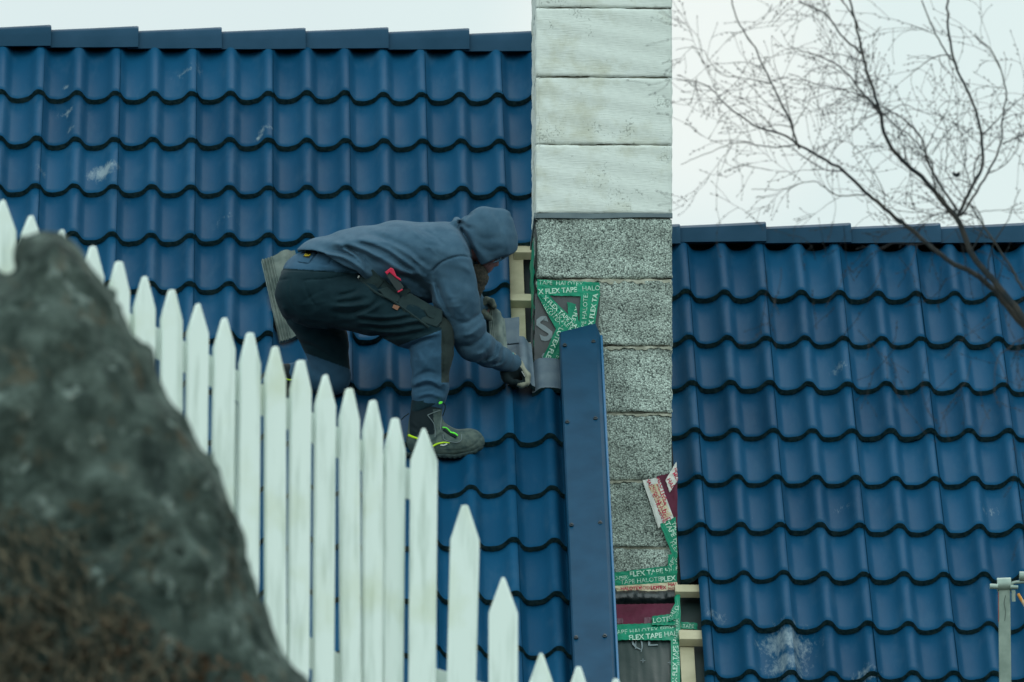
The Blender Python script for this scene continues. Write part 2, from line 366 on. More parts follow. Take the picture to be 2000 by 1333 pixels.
# verge board in coated steel closing the upper roof's right edge
def verge():
    K = .034                                # the board stands proud of the tiles on its upstand
    aL = on_roof(1103, 900, .075 + K)[0]; aR_ = on_roof(1176, 900, .085 + K)[0]; aX = on_roof(1185, 900, .075 + K)[0]
    bt_l = on_roof(1093, 649, .075 + K)[1]; bt_r = on_roof(1170, 632, .085 + K)[1]; bt_x = on_roof(1178, 656, .07 + K)[1]
    sec = [(aL + .002, -.03, bt_l - .04), (aL, .068 + K, bt_l), (aL + .006, .075 + K, bt_l + .002), (aR_, .085 + K, bt_r), (aX, .072 + K, bt_x), (aX + .002, -.12, bt_x - .1),
           (aX - .003, -.12, bt_x - .1), (aX - .003, .066 + K, bt_x), (aR_ - .003, .079 + K, bt_r), (aL + .008, .066 + K, bt_l), (aL + .006, -.03, bt_l - .04)]
    n = len(sec); v = []; f = []
    bs = [0, .25, .5, .75, 1]
    for t in bs:
        for (a, h, bt) in sec:
            b = bt * (1 - t) + BR * t; v.append(rp(a, b, h + .0015 * math.sin(9 * t + a * 30)))
    for r in range(len(bs) - 1):
        for q in range(n): f.append([r * n + q, r * n + (q + 1) % n, (r + 1) * n + (q + 1) % n, (r + 1) * n + q])
    f.append(list(range(n))[::-1]); f.append([(len(bs) - 1) * n + q for q in range(n)])
    o = mesh_obj('verge_board', v, f, METAL, house, True, sharp=18)
    HEM = mat('sky_lit_blue_hem', (.012, .10, .22), .22, .6)  # lighter blue than the board: sky light on the edge put into the colour
    mh = MB(); mh.tube([rp(aX + .003, bt_x * (1 - t_) + BR * t_, .074 + K - .002 * math.sin(7 * t_)) for t_ in np.linspace(0.003, 1, 9)], .0052, 12); mh.build('rolled_hem', HEM, o, True)  # round tube added along the edge to catch sky highlights
    SCR = mat('screw_dark', (.004, .014, .022), .4, .5)
    for x, y in [(1103, 675), (1159, 668), (1108, 825), (1163, 818), (1116, 1026), (1172, 1022), (1125, 1246), (1181, 1243)]:
        p, a, b = on_roof_pt(x, y, .1125 if x < 1130 else .118); m = MB(); m.tube([p - Nn * .004, p + Nn * .003, p + Nn * .005, p + Nn * .008, p + Nn * .0085], [.0085, .0085, .0055, .005, .001], 10)
        m.build('screw', SCR, o, True)
    return o
verge_o = verge()

# ---------------------------------------------------------------- chimney
def chim_mats():
    m1 = mat('rendered_block', (.4, .4, .35), .9, .1); t, n, l, b = nodes(m1)
    tc_ = n('ShaderNodeTexCoord')
    a = n('ShaderNodeTexNoise'); a.inputs['Scale'].default_value = 5; a.inputs['Detail'].default_value = 8; a.inputs['Roughness'].default_value = .65; l(tc_.outputs['Object'], a.inputs['Vector'])
    r = n('ShaderNodeValToRGB'); l(a.outputs[0], r.inputs[0]); e = r.color_ramp.elements
    e[0].position = .3; e[0].color = (.46, .48, .40, 1); e[1].position = .5; e[1].color = (.60, .65, .62, 1)
    mp = n('ShaderNodeMapping'); mp.inputs['Scale'].default_value = (16, 16, 130); l(tc_.outputs['Object'], mp.inputs[0])
    s_ = n('ShaderNodeTexNoise'); s_.inputs['Scale'].default_value = 1.6; s_.inputs['Detail'].default_value = 6; l(mp.outputs[0], s_.inputs['Vector'])
    v = n('ShaderNodeTexVoronoi'); v.inputs['Scale'].default_value = 130; l(tc_.outputs['Object'], v.inputs['Vector'])
    # pinholes and bare patches
    g = n('ShaderNodeTexNoise'); g.inputs['Scale'].default_value = 9; g.inputs['Detail'].default_value = 4; l(tc_.outputs['Object'], g.inputs['Vector'])
    ms = n('ShaderNodeMath'); ms.operation = 'MULTIPLY_ADD'; l(v.outputs[0], ms.inputs[0]); ms.inputs[1].default_value = .5; l(g.outputs[0], ms.inputs[2])
    hr = n('ShaderNodeMapRange'); l(ms.outputs[0], hr.inputs[0]); hr.inputs[1].default_value = .96; hr.inputs[2].default_value = 1.08; hr.inputs[4].default_value = .45
    x1 = n('ShaderNodeMix'); x1.data_type = 'RGBA'; l(hr.outputs[0], x1.inputs[0]); l(r.outputs[0], x1.inputs[6]); x1.inputs[7].default_value = (.09, .11, .09, 1)
    sr = n('ShaderNodeMapRange'); l(s_.outputs[0], sr.inputs[0]); sr.inputs[1].default_value = .3; sr.inputs[2].default_value = .7; sr.inputs[3].default_value = .92; sr.inputs[4].default_value = 1.03
    x2 = n('ShaderNodeMix'); x2.data_type = 'RGBA'; x2.blend_type = 'MULTIPLY'; x2.inputs[0].default_value = 1; l(x1.outputs[2], x2.inputs[6]); l(sr.outputs[0], x2.inputs[7])
    l(x2.outputs[2], b.inputs['Base Color'])
    bp = n('ShaderNodeBump'); bp.inputs['Strength'].default_value = .45; bp.inputs['Distance'].default_value = .004
    ad = n('ShaderNodeMath'); ad.operation = 'ADD'; l(s_.outputs[0], ad.inputs[0]); l(a.outputs[0], ad.inputs[1]); sb = n('ShaderNodeMath'); sb.operation = 'SUBTRACT'; l(ad.outputs[0], sb.inputs[0]); l(hr.outputs[0], sb.inputs[1])
    l(sb.outputs[0], bp.inputs['Height']); l(bp.outputs[0], b.inputs['Normal'])
    m2 = mat('clay_aggregate_block', (.2, .2, .2), .95, .1); t, n, l, b = nodes(m2)
    tc_ = n('ShaderNodeTexCoord'); v = n('ShaderNodeTexVoronoi'); v.inputs['Scale'].default_value = 165; v.inputs['Randomness'].default_value = 1; l(tc_.outputs['Object'], v.inputs['Vector'])
    r = n('ShaderNodeValToRGB'); l(v.outputs['Distance'], r.inputs[0]); e = r.color_ramp.elements
    e[0].position = .42; e[0].color = (.42, .50, .455, 1); e[1].position = .9; e[1].color = (.055, .075, .07, 1)
    bw = n('ShaderNodeSeparateColor'); l(v.outputs['Color'], bw.inputs[0])
    q = n('ShaderNodeMapRange'); l(bw.outputs[0], q.inputs[0]); q.inputs[3].default_value = .55; q.inputs[4].default_value = 1.3
    x = n('ShaderNodeMix'); x.data_type = 'RGBA'; x.blend_type = 'MULTIPLY'; x.inputs[0].default_value = 1; l(r.outputs[0], x.inputs[6]); l(q.outputs[0], x.inputs[7])
    g = n('ShaderNodeTexNoise'); g.inputs['Scale'].default_value = 7; g.inputs['Detail'].default_value = 5; l(tc_.outputs['Object'], g.inputs['Vector'])
    gq = n('ShaderNodeMapRange'); l(g.outputs[0], gq.inputs[0]); gq.inputs[1].default_value = .3; gq.inputs[2].default_value = .7; gq.inputs[3].default_value = .66; gq.inputs[4].default_value = 1.15
    x2 = n('ShaderNodeMix'); x2.data_type = 'RGBA'; x2.blend_type = 'MULTIPLY'; x2.inputs[0].default_value = 1; l(x.outputs[2], x2.inputs[6]); l(gq.outputs[0], x2.inputs[7])
    l(x2.outputs[2], b.inputs['Base Color'])
    bp = n('ShaderNodeBump'); bp.inputs['Strength'].default_value = .7; bp.inputs['Distance'].default_value = .005; bp.invert = True; l(v.outputs['Distance'], bp.inputs['Height']); l(bp.outputs[0], b.inputs['Normal'])
    return m1, m2
REND, LECA = chim_mats()
MORT = mat('mortar', (.24, .25, .2), .95, .1, noise=(30, 6), col2=(.4, .41, .34), bump=(90, .8, .005))
def chimney():
    # courses: photo rows of the joints, left and right ends of the front face
    rows = [(-260, -118), (-118, 15), (15, 150), (150, 282), (282, 417), (424, 545), (545, 675), (675, 806), (806, 938), (938, 1069), (1069, 1200), (1200, 1335)]
    V = []; Fc = []; Mi = []
    dep = .56
    for k, (ya, yb) in enumerate(rows):
        xl = 1047 + 3 * (ya > 400); xr = 1312 + (.8 if k < 6 else [1, 0, 0, 2, 4, 6][min(k - 6, 5)])
        jt = 2.1 if k > 4 else 1.0                       # half joint height in photo rows
        p00 = on_front(xl, yb - jt); p01 = on_front(xl, ya + jt); p10 = on_front(xr, yb - jt)
        wu = (p10 - p00) @ U; hz = p01[2] - p00[2]
        nx, nz, ny = 44, 22, 24
        mi = 0 if k <= 4 else 1
        r = .009; offn = RNG.normal(0, .0018)
        ph = RNG.random(8) * 6.28
        def surf(face, u_, v_):
            # u_ 0..1 along, v_ 0..1 up; rounded and slightly worn edges
            if face == 0: x, y = u_ * wu, 0.
            elif face == 1: x, y = 0., (1 - u_) * dep
            else: x, y = wu, u_ * dep
            z = v_ * hz; ew = max(0, 1 - min(z, hz - z) / .02); z += ew * (.0016 * math.sin(19 * (x + y) + ph[3 + (v_ > .5)]) + .0011 * math.sin(61 * (x - y) + ph[5 + (v_ > .5)]) + .0007 * math.sin(170 * x + ph[7]))
            ez = min(z, hz - z); ex = min(x, wu - x) if face == 0 else min(y, dep - y)
            rn_ = lambda e: max(0, r - e)
            pull = r - math.sqrt(max(r * r - rn_(ez) ** 2, 0)) if ez < r else 0
            pull2 = r - math.sqrt(max(r * r - rn_(ex) ** 2, 0)) if ex < r else 0
            rough = .0018 if mi else .0016
            jig = rough * (math.sin(41 * (x + y) + ph[0]) + math.sin(67 * z + ph[1] + 13 * (x + y)) + .8 * math.sin(143 * (x - y) + ph[2] + 90 * z))
            px_, py_ = x, y
            tot = pull + pull2 + jig * (1.8 if mi and ez < .03 else 1)
            if face == 0: py_ += tot + offn
            elif face == 1: px_ += tot
            else: px_ -= tot
            return p00 + U * px_ + SH * py_ + Zv * z
        for face, n1 in ((0, nx), (1, ny), (2, ny)):
            base = len(V)
            us = np.concatenate([[0, .008, .02], np.linspace(.035, .965, n1 - 5), [.98, .992, 1]]); vs = np.concatenate([[0, .012, .03], np.linspace(.055, .945, nz - 5), [.97, .988, 1]])
            for v_ in vs:
                for u_ in us: V.append(surf(face, u_, v_))
            m_ = len(us)
            for i in range(len(vs) - 1):
                for j in range(m_ - 1): Fc.append([base + i * m_ + j, base + i * m_ + j + 1, base + (i + 1) * m_ + j + 1, base + (i + 1) * m_ + j]); Mi.append(mi)
        # mortar core, set a little back
        b = len(V); ins = .011 if mi else .010
        c0 = p00 + U * ins + SH * ins - Zv * .012
        cx = U * (wu - 2 * ins); cy = SH * (dep - 2 * ins); cz = Zv * (hz + .024)
        cs = [c0, c0 + cx, c0 + cx + cy, c0 + cy]; V += cs + [q + cz for q in cs]
        for f in ([0, 1, 5, 4], [1, 2, 6, 5], [2, 3, 7, 6], [3, 0, 4, 7], [4, 5, 6, 7]): Fc.append([b + i for i in f]); Mi.append(2)
    o = mesh_obj('chimney', V, Fc, [REND, LECA, MORT], house, True, Mi, recalc=False, sharp=50)
    tag(o, 'tall chimney of rendered blocks above and bare grey blocks below')
    # mortar squeezed out of some joints
    for (y, x0, x1, t) in ((547, 1110, 1311, 3.2), (678, 1182, 1312, 2.4), (809, 1188, 1312, 2.0), (940, 1188, 1262, 1.8)):
        m = MB(); xs = np.linspace(x0, x1, 60)
        up = [on_front(x, y - t * (.2 + .5 * math.sin(x * .13) * math.sin(x * .031)) , .0035) for x in xs]
        dn = [on_front(x, y + t * (1.6 + .8 * math.sin(x * .11 + 2) + .5 * math.sin(x * .37)), .0035) for x in xs]
        v = up + dn; n = len(xs); bk = [q + SH * .02 for q in v]
        m.add(v + bk, [[i, i + 1, n + i + 1, n + i] for i in range(n - 1)] + [[i, i + 1, 2 * n + i + 1, 2 * n + i] for i in range(n - 1)] + [[n + i, n + i + 1, 3 * n + i + 1, 3 * n + i] for i in range(n - 1)])
        m.build('mortar', MORT, o, True)
    return o
chim = chimney()
STEEL = mat('grey_flashing', (.05, .085, .10), .5, .5, noise=(14, 5), col2=(.075, .115, .13), bump=(25, .3, .004))
m = MB()
xs = np.linspace(1047, 1313.5, 30)
t_ = [on_front(x, 416.5 + .7 * math.sin(x * .05), .007) for x in xs]; b_ = [on_front(x, 427 + .9 * math.sin(x * .033 + 1) - (x - 1047) * .008, .009) for x in xs]
n = len(xs); bk = [q + SH * .02 for q in t_ + b_]
m.add(t_ + b_ + bk, [[i, i + 1, n + i + 1, n + i] for i in range(n - 1)] + [[i, i + 1, 2 * n + i + 1, 2 * n + i] for i in range(n - 1)] + [[n + i, n + i + 1, 3 * n + i + 1, 3 * n + i] for i in range(n - 1)])
sp = on_front(1047, 422, .007); m.box(sp + SH * .28 - U * .004, U * .003, SH * .29, Zv * .011)
m.build('flashing_strip', STEEL, chim, True)

# ---------------------------------------------------------------- membranes, tapes with printed lettering
GREEN = mat('green_tape', (.001, .18, .10), .45, .2, noise=(18, 6), col2=(.008, .26, .15), bump=(45, .35, .004))
PALEG = mat('pale_print', (.45, .66, .55), .5, .3)
REDW = mat('white_tape', (.50, .53, .50), .4, .5, noise=(15, 4), col2=(.62, .63, .58), bump=(45, .3, .004))
BEIGE = mat('beige_tape', (.50, .43, .27), .4, .5, noise=(15, 4), col2=(.6, .53, .36))
REDP = mat('red_print', (.45, .03, .07), .5, .3)
BURG = mat('burgundy_membrane', (.075, .008, .025), .5, .2, noise=(8, 5), col2=(.11, .014, .04), bump=(16, .4, .01))
GREYM = mat('brown_grey_membrane', (.045, .055, .06), .5, .4, noise=(7, 5), col2=(.06, .07, .075), bump=(14, .35, .01))
LOGO = mat('pale_grey_print', (.20, .25, .27), .6, .2)
BLACKM = mat('black_sealant', (.003, .009, .012), .3, .6, noise=(30, 6), col2=(.02, .03, .034), bump=(30, .7, .012))
def on_low(x, y, off=0.):
    a, b = on_roof(x, y, -.05 + off, 1); return rp(a, b, -.05 + off, 1)
_fc = {}
def glyphs(s, bold):
    if (s, bold) in _fc: return _fc[(s, bold)]
    c = bpy.data.curves.new('t', 'FONT'); c.body = s; c.size = 1; c.offset = .022 if bold else -.006; c.resolution_u = 2
    ob = bpy.data.objects.new('t', c); link(ob)
    dg = bpy.context.evaluated_depsgraph_get(); me = bpy.data.meshes.new_from_object(ob.evaluated_get(dg))
    v = np.array([q.co[:2] for q in me.vertices]); f = [list(p.vertices) for p in me.polygons]
    bpy.data.objects.remove(ob); bpy.data.meshes.remove(me); _fc[(s, bold)] = (v, f); return v, f
def inpoly_clip(v, f, poly):
    """clip a flat mesh to a convex polygon"""
    bm = bmesh.new(); vs = [bm.verts.new((x, y, 0)) for x, y in v]
    for q in f:
        try: bm.faces.new([vs[i] for i in q])
        except ValueError: pass
    P = np.array(poly, float); cen = P.mean(0)
    for i in range(len(P)):
        a, b = P[i], P[(i + 1) % len(P)]; d = b - a; nn = np.array([-d[1], d[0]])
        if (cen - a) @ nn < 0: nn = -nn
        bmesh.ops.bisect_plane(bm, geom=bm.verts[:] + bm.edges[:] + bm.faces[:], plane_co=(*a, 0), plane_no=(*(-nn), 0), clear_outer=True)
    bm.verts.index_update(); V = [(q.co.x, q.co.y) for q in bm.verts]; Fx = [[q.index for q in p.verts] for p in bm.faces]; bm.free(); return V, Fx
def crumple(x, y): return .0016 * abs(math.sin(x * .21 + y * .13)) + .0018 * abs(math.sin(x * .09 - y * .31 + 1)) ** 6 + .0016 * abs(math.sin(x * .37 + y * .05)) ** 8
def subdiv_quad(poly, fn, off, wob=1.0, nx=26, ny=9):
    q = [np.array(p, float) for p in poly]; V = []; Fc = []
    for j in range(ny + 1):
        for i in range(nx + 1):
            u, v = i / nx, j / ny
            p = (q[0] * (1 - u) + q[1] * u) * (1 - v) + (q[3] * (1 - u) + q[2] * u) * v
            V.append(fn(p[0] + (wob * math.sin(p[1] * .7 + i) * .5 if i in (0, nx) else 0), p[1] + (wob * .4 * math.sin(p[0] * .5) if j in (0, ny) else 0), off + crumple(p[0], p[1])))
    for j in range(ny):
        for i in range(nx):
            a = j * (nx + 1) + i; Fc.append([a, a + 1, a + nx + 2, a + nx + 1])
    return V, Fc
def tape(poly, texts, fn=on_front, off=.012, mats=(GREEN, PALEG), name='tape', parent=None, label=None):
    """poly: four corners; texts: (string, x, y, cap height, angle deg, bold[, stretch])"""
    mb = MB(); v, f = subdiv_quad(poly, fn, off); mb.add(v, f, 0)
    v2 = [q + SH * .004 for q in v]; mb.add(v2, [k[::-1] for k in f], 0)
    for t in texts:
        s, x, y, hgt, ang, bold = t[:6]; st = t[6] if len(t) > 6 else 1; mi = t[7] if len(t) > 7 else 1
        gv_, gf = glyphs(s, bold); k = hgt / .72; ca, sa = math.cos(R_(ang)), math.sin(R_(ang))
        pv = [(x + (gx_ * k * st) * ca + gy_ * k * sa, y + (gx_ * k * st) * sa - gy_ * k * ca) for gx_, gy_ in gv_]
        cv, cf = inpoly_clip(pv, gf, poly)
        if cf: mb.add([fn(px_, py_, off + (.004 if name == 'membrane' else .0016) + crumple(px_, py_)) for px_, py_ in cv], cf, mi)
    o = mb.build(name, list(mats), parent or chim, True, sharp=60)
    if label: tag(o, label)
    return o
# left side of the chimney foot
tape([(1045, 574), (1172, 576), (1166, 704), (1043, 708)], [('S', 1057, 668, 48, -18, True, .9, 1), ('S', 1052, 716, 30, 14, True, .9, 1)], off=.007, mats=(GREYM, LOGO), name='membrane', label='brown grey membrane with pale printed letter at the chimney foot')
tape([(1049, 546), (1171, 552), (1172, 566), (1049, 566)], [('TAPE  HALOTEX', 1052, 556, 8.5, 2, False), ('EX  FLEX  TAPE', 1050, 566, 7, 8, True)], off=.0115)
tape([(1049, 560), (1171, 553), (1172, 580), (1050, 577)], [('X FLEX TAPE', 1052, 575, 10, -3.5, True, .95), ('HALOTEX', 1137, 569, 10, -3, False, .95)], off=.014)
tape([(1135, 574), (1172, 573), (1160, 648), (1130, 648)], [('PE HALOTEX', 1144, 640, 9, -86, False), ('X FLEX TAPE', 1158, 636, 9.5, -81, True)], off=.017)
tape([(1108, 590), (1124, 594), (1133, 640), (1112, 644)], [('EX FLEX', 1126, 594, 8, 108, True)], off=.0165)
tape([(1052, 577), (1072, 577), (1135, 640), (1110, 650)], [('X FLEX TAPE HALO', 1060, 583, 8.5, 43, True), ('HALOTEX FLEX TAPE', 1053, 592, 8.5, 41, False), ], off=.019)
tape([(1049, 576), (1058, 578), (1126, 648), (1090, 650)], [('HALOTEX FLEX', 1052, 596, 9, 43, False)], off=.0175)
tape([(1087, 640), (1117, 640), (1090, 704), (1058, 704)], [('HALOTEX FLEX TAPE', 1100, 622, 9.5, 114, True), ('TAPE HALOTEX', 1116, 630, 8.5, 114, False)], off=.021)
# right and lower part
tape([(1283, 930), (1323, 922), (1323, 1030), (1302, 1020)], [], off=.0075, mats=(BURG, LOGO), name='membrane', label='burgundy membrane strip at the right edge of the chimney')
tape([(1255, 938), (1287, 933), (1316, 1012), (1286, 1032)], [('HALOTEX MODERNE', 1262, 935, 8, 69, True, .9), ('HALOTEX', 1279, 925, 9, 69, True, 1.), ('LOTEX MODERNE', 1281, 960, 8.5, 69, True, .95)], off=.012, mats=(REDW, REDP))
tape([(1266, 950), (1284, 944), (1312, 1006), (1298, 1016)], [('MODERNE HALOTEX', 1271, 950, 7, 68, False, .9), ('HALOTEX', 1280, 941, 8, 68, True, 1.)], off=.0135, mats=(BEIGE, REDP))
tape([(1300, 938), (1321, 902), (1324, 938), (1308, 962)], [('HALOTEX', 1302, 937, 8, 60, True), ('MODERNE', 1313, 925, 7, 60, True), ('HALO', 1316, 916, 6, 60, True)], off=.013, mats=(REDW, REDP))
tape([(1289, 1024), (1320, 1010), (1323, 1088), (1312, 1082)], [('TAPE HALO', 1298, 1022, 10, 62, True), ('FLEX', 1308, 1060, 9, 60, False), ('TAPE', 1311, 1022, 8, 62, True)], off=.014)
tape([(1305, 1084), (1322, 1080), (1323, 1120), (1304, 1124)], [('PAL', 1320, 1096, 8, 90, True), ('TAPE', 1308, 1116, 9, -60, False)], off=.0155)
tape([(1197, 1119), (1308, 1105), (1322, 1116), (1199, 1133)], [('OTEX', 1199, 1136, 9.5, -6, False), ('FLEX TAPE HALOTEX', 1230, 1127, 10, -6, True)], off=.013)
tape([(1198, 1128), (1322, 1112), (1322, 1139), (1200, 1146)], [('TAPE HALOTEX', 1212, 1142, 9, -5, False), ('FLEX', 1290, 1137, 10, -6, True), ('OTEX', 1198, 1134, 8, -5, False)], off=.0145)
tape([(1200, 1145), (1323, 1137), (1323, 1154), (1206, 1157)], [('HALOTEX', 1212, 1153, 6.5, -1.5, True), ('MODERNE', 1247, 1152, 7, -2, False), ('LOTEX', 1271, 1152, 7, -2, True), ('HALOTEX', 1305, 1145, 7, 0, True), ('MODERNE', 1305, 1153, 6, 0, False)], off=.016, mats=(BEIGE, REDP))
# black sealing roll at the foot
m = MB()
def rollp(x, y, o_): return on_front(x, y, o_)
NX, NA = 40, 14; v = []
for i in range(NX + 1):
    x = 1198 + (1322 - 1198) * i / NX
    for j in range(NA + 1):
        t = j / NA; an = math.pi * t
        v.append(rollp(x, 1152 + 30 * t + 1.2 * math.sin(x * .09), .012 + .028 * math.sin(an) * (1 + .12 * math.sin(x * .12 + 3 * t) + .07 * math.sin(x * .41))))
f = [[i * (NA + 1) + j, i * (NA + 1) + j + 1, (i + 1) * (NA + 1) + j + 1, (i + 1) * (NA + 1) + j] for i in range(NX) for j in range(NA)]
m.add(v, f); m.build('sealing_roll', BLACKM, chim, True)
tape([(1200, 1181), (1321, 1179), (1322, 1222), (1203, 1223)], [], fn=lambda x, y, o: on_low(x, y, o), off=.003, mats=(BURG, LOGO), name='membrane', label='burgundy membrane under the black sealing roll')
LAPR = mat('membrane_patch', (.12, .05, .075), .5, .4)
tape([(1204, 1208), (1217, 1208), (1217, 1218), (1204, 1218)], [], fn=lambda x, y, o: on_low(x, y, o), off=.005, mats=(LAPR, LOGO)); tape([(1258, 1206), (1274, 1206), (1274, 1218), (1258, 1218)], [], fn=lambda x, y, o: on_low(x, y, o), off=.005, mats=(LAPR, LOGO))
# the slope below: foot of the lower roof, with grey membrane and tapes lying on it
tape([(1203, 1224), (1323, 1218), (1330, 1420), (1212, 1420)], [('+', 1250, 1297, 13, 0, False, 1.1), ('+', 1303, 1301, 13, 0, False, 1.1), ('L', 1262, 1262, 22, -2, False, 1.6), ('(', 1236, 1268, 26, -28, False, 1.3), ('/)', 1240, 1268, 26, -12, False, .9)], fn=on_low, off=.0, mats=(UND2, LOGO), name='membrane', label='dark grey membrane with pale plus signs beside the verge')
tape([(1202, 1220), (1300, 1217), (1322, 1215), (1204, 1234)], [('EX FLEX TAPE', 1204, 1227, 7.5, -1, False)], fn=on_low, off=.006)
tape([(1203, 1226), (1322, 1212), (1323, 1240), (1205, 1252)], [('APE HALOTEX FLEX', 1205, 1240, 9.5, -4, False, .95), ('TAPE', 1296, 1232, 9, -5, False)], fn=on_low, off=.009)
tape([(1205, 1239), (1322, 1226), (1323, 1251), (1206, 1250)], [('FLEX TAPE', 1228, 1251, 10, -5, True), ('HALO', 1297, 1244, 10, -5, False)], fn=on_low, off=.012)
tape([(1273, 1204), (1323, 1198), (1324, 1222), (1274, 1221)], [('LOTEX FLEX', 1275, 1217, 10, -5, False)], fn=on_low, off=.016)
tape([(1310, 1248), (1326, 1243), (1331, 1420), (1311, 1420)], [('X FLEX TAPE HALOTEX', 1322, 1333, 9, -89, True), ('FLEX TAPE', 1328, 1300, 6, -89, False)], fn=on_low, off=.015)
tape([(1318, 1166), (1328, 1150), (1330, 1250), (1320, 1250)], [('FLEX TAPE HALO', 1325, 1246, 6, -89, False)], fn=on_low, off=.019)
tape([(1312, 1190), (1324, 1170), (1326, 1208), (1304, 1214)], [('HALO', 1308, 1210, 8, -50, False)], fn=on_low, off=.022)
tape([(1330, 1215), (1362, 1217), (1362, 1230), (1330, 1228)], [('TAPE', 1333, 1226, 7, 2, False)], fn=on_low, off=.0)
# tape and membrane folded up the chimney's left side
def on_side(q, y, off=0.):                  # q: metres back from the front corner, y photo row at the front corner
    p = on_front(1048.5, y, 0); return p - U * (.004 + off) + SH * q
m = MB(); v = []; ys = np.linspace(462, 712, 26)
for i, y in enumerate(ys):
    wq = max(0.02, min(.5, (712 - y) / 190 * .5 + .06)); 
    for j in range(5): v.append(on_side(-.006 + wq * j / 4, y, .004 + .006 * abs(math.sin(i * .9 + j))))
m.add(v, [[i * 5 + j, i * 5 + j + 1, (i + 1) * 5 + j + 1, (i + 1) * 5 + j] for i in range(25) for j in range(4)])
SIDEG = GREEN
m.build('tape', SIDEG, chim, True)
m = MB(); v = []
for i, y in enumerate(np.linspace(430, 705, 30)):
    for j in range(3): v.append(W(1041 + 4.5 * math.sin(i * .18) + 3.5 * j - (0 if y > 500 else (500 - y) * -.04), y, (on_roof(1045, y)[1] * 0) + 300 + (705 - y) * .25))
m.add(v, [[i * 3 + j, i * 3 + j + 1, (i + 1) * 3 + j + 1, (i + 1) * 3 + j] for i in range(29) for j in range(2)])
m.build('membrane', GREYM, chim, True)

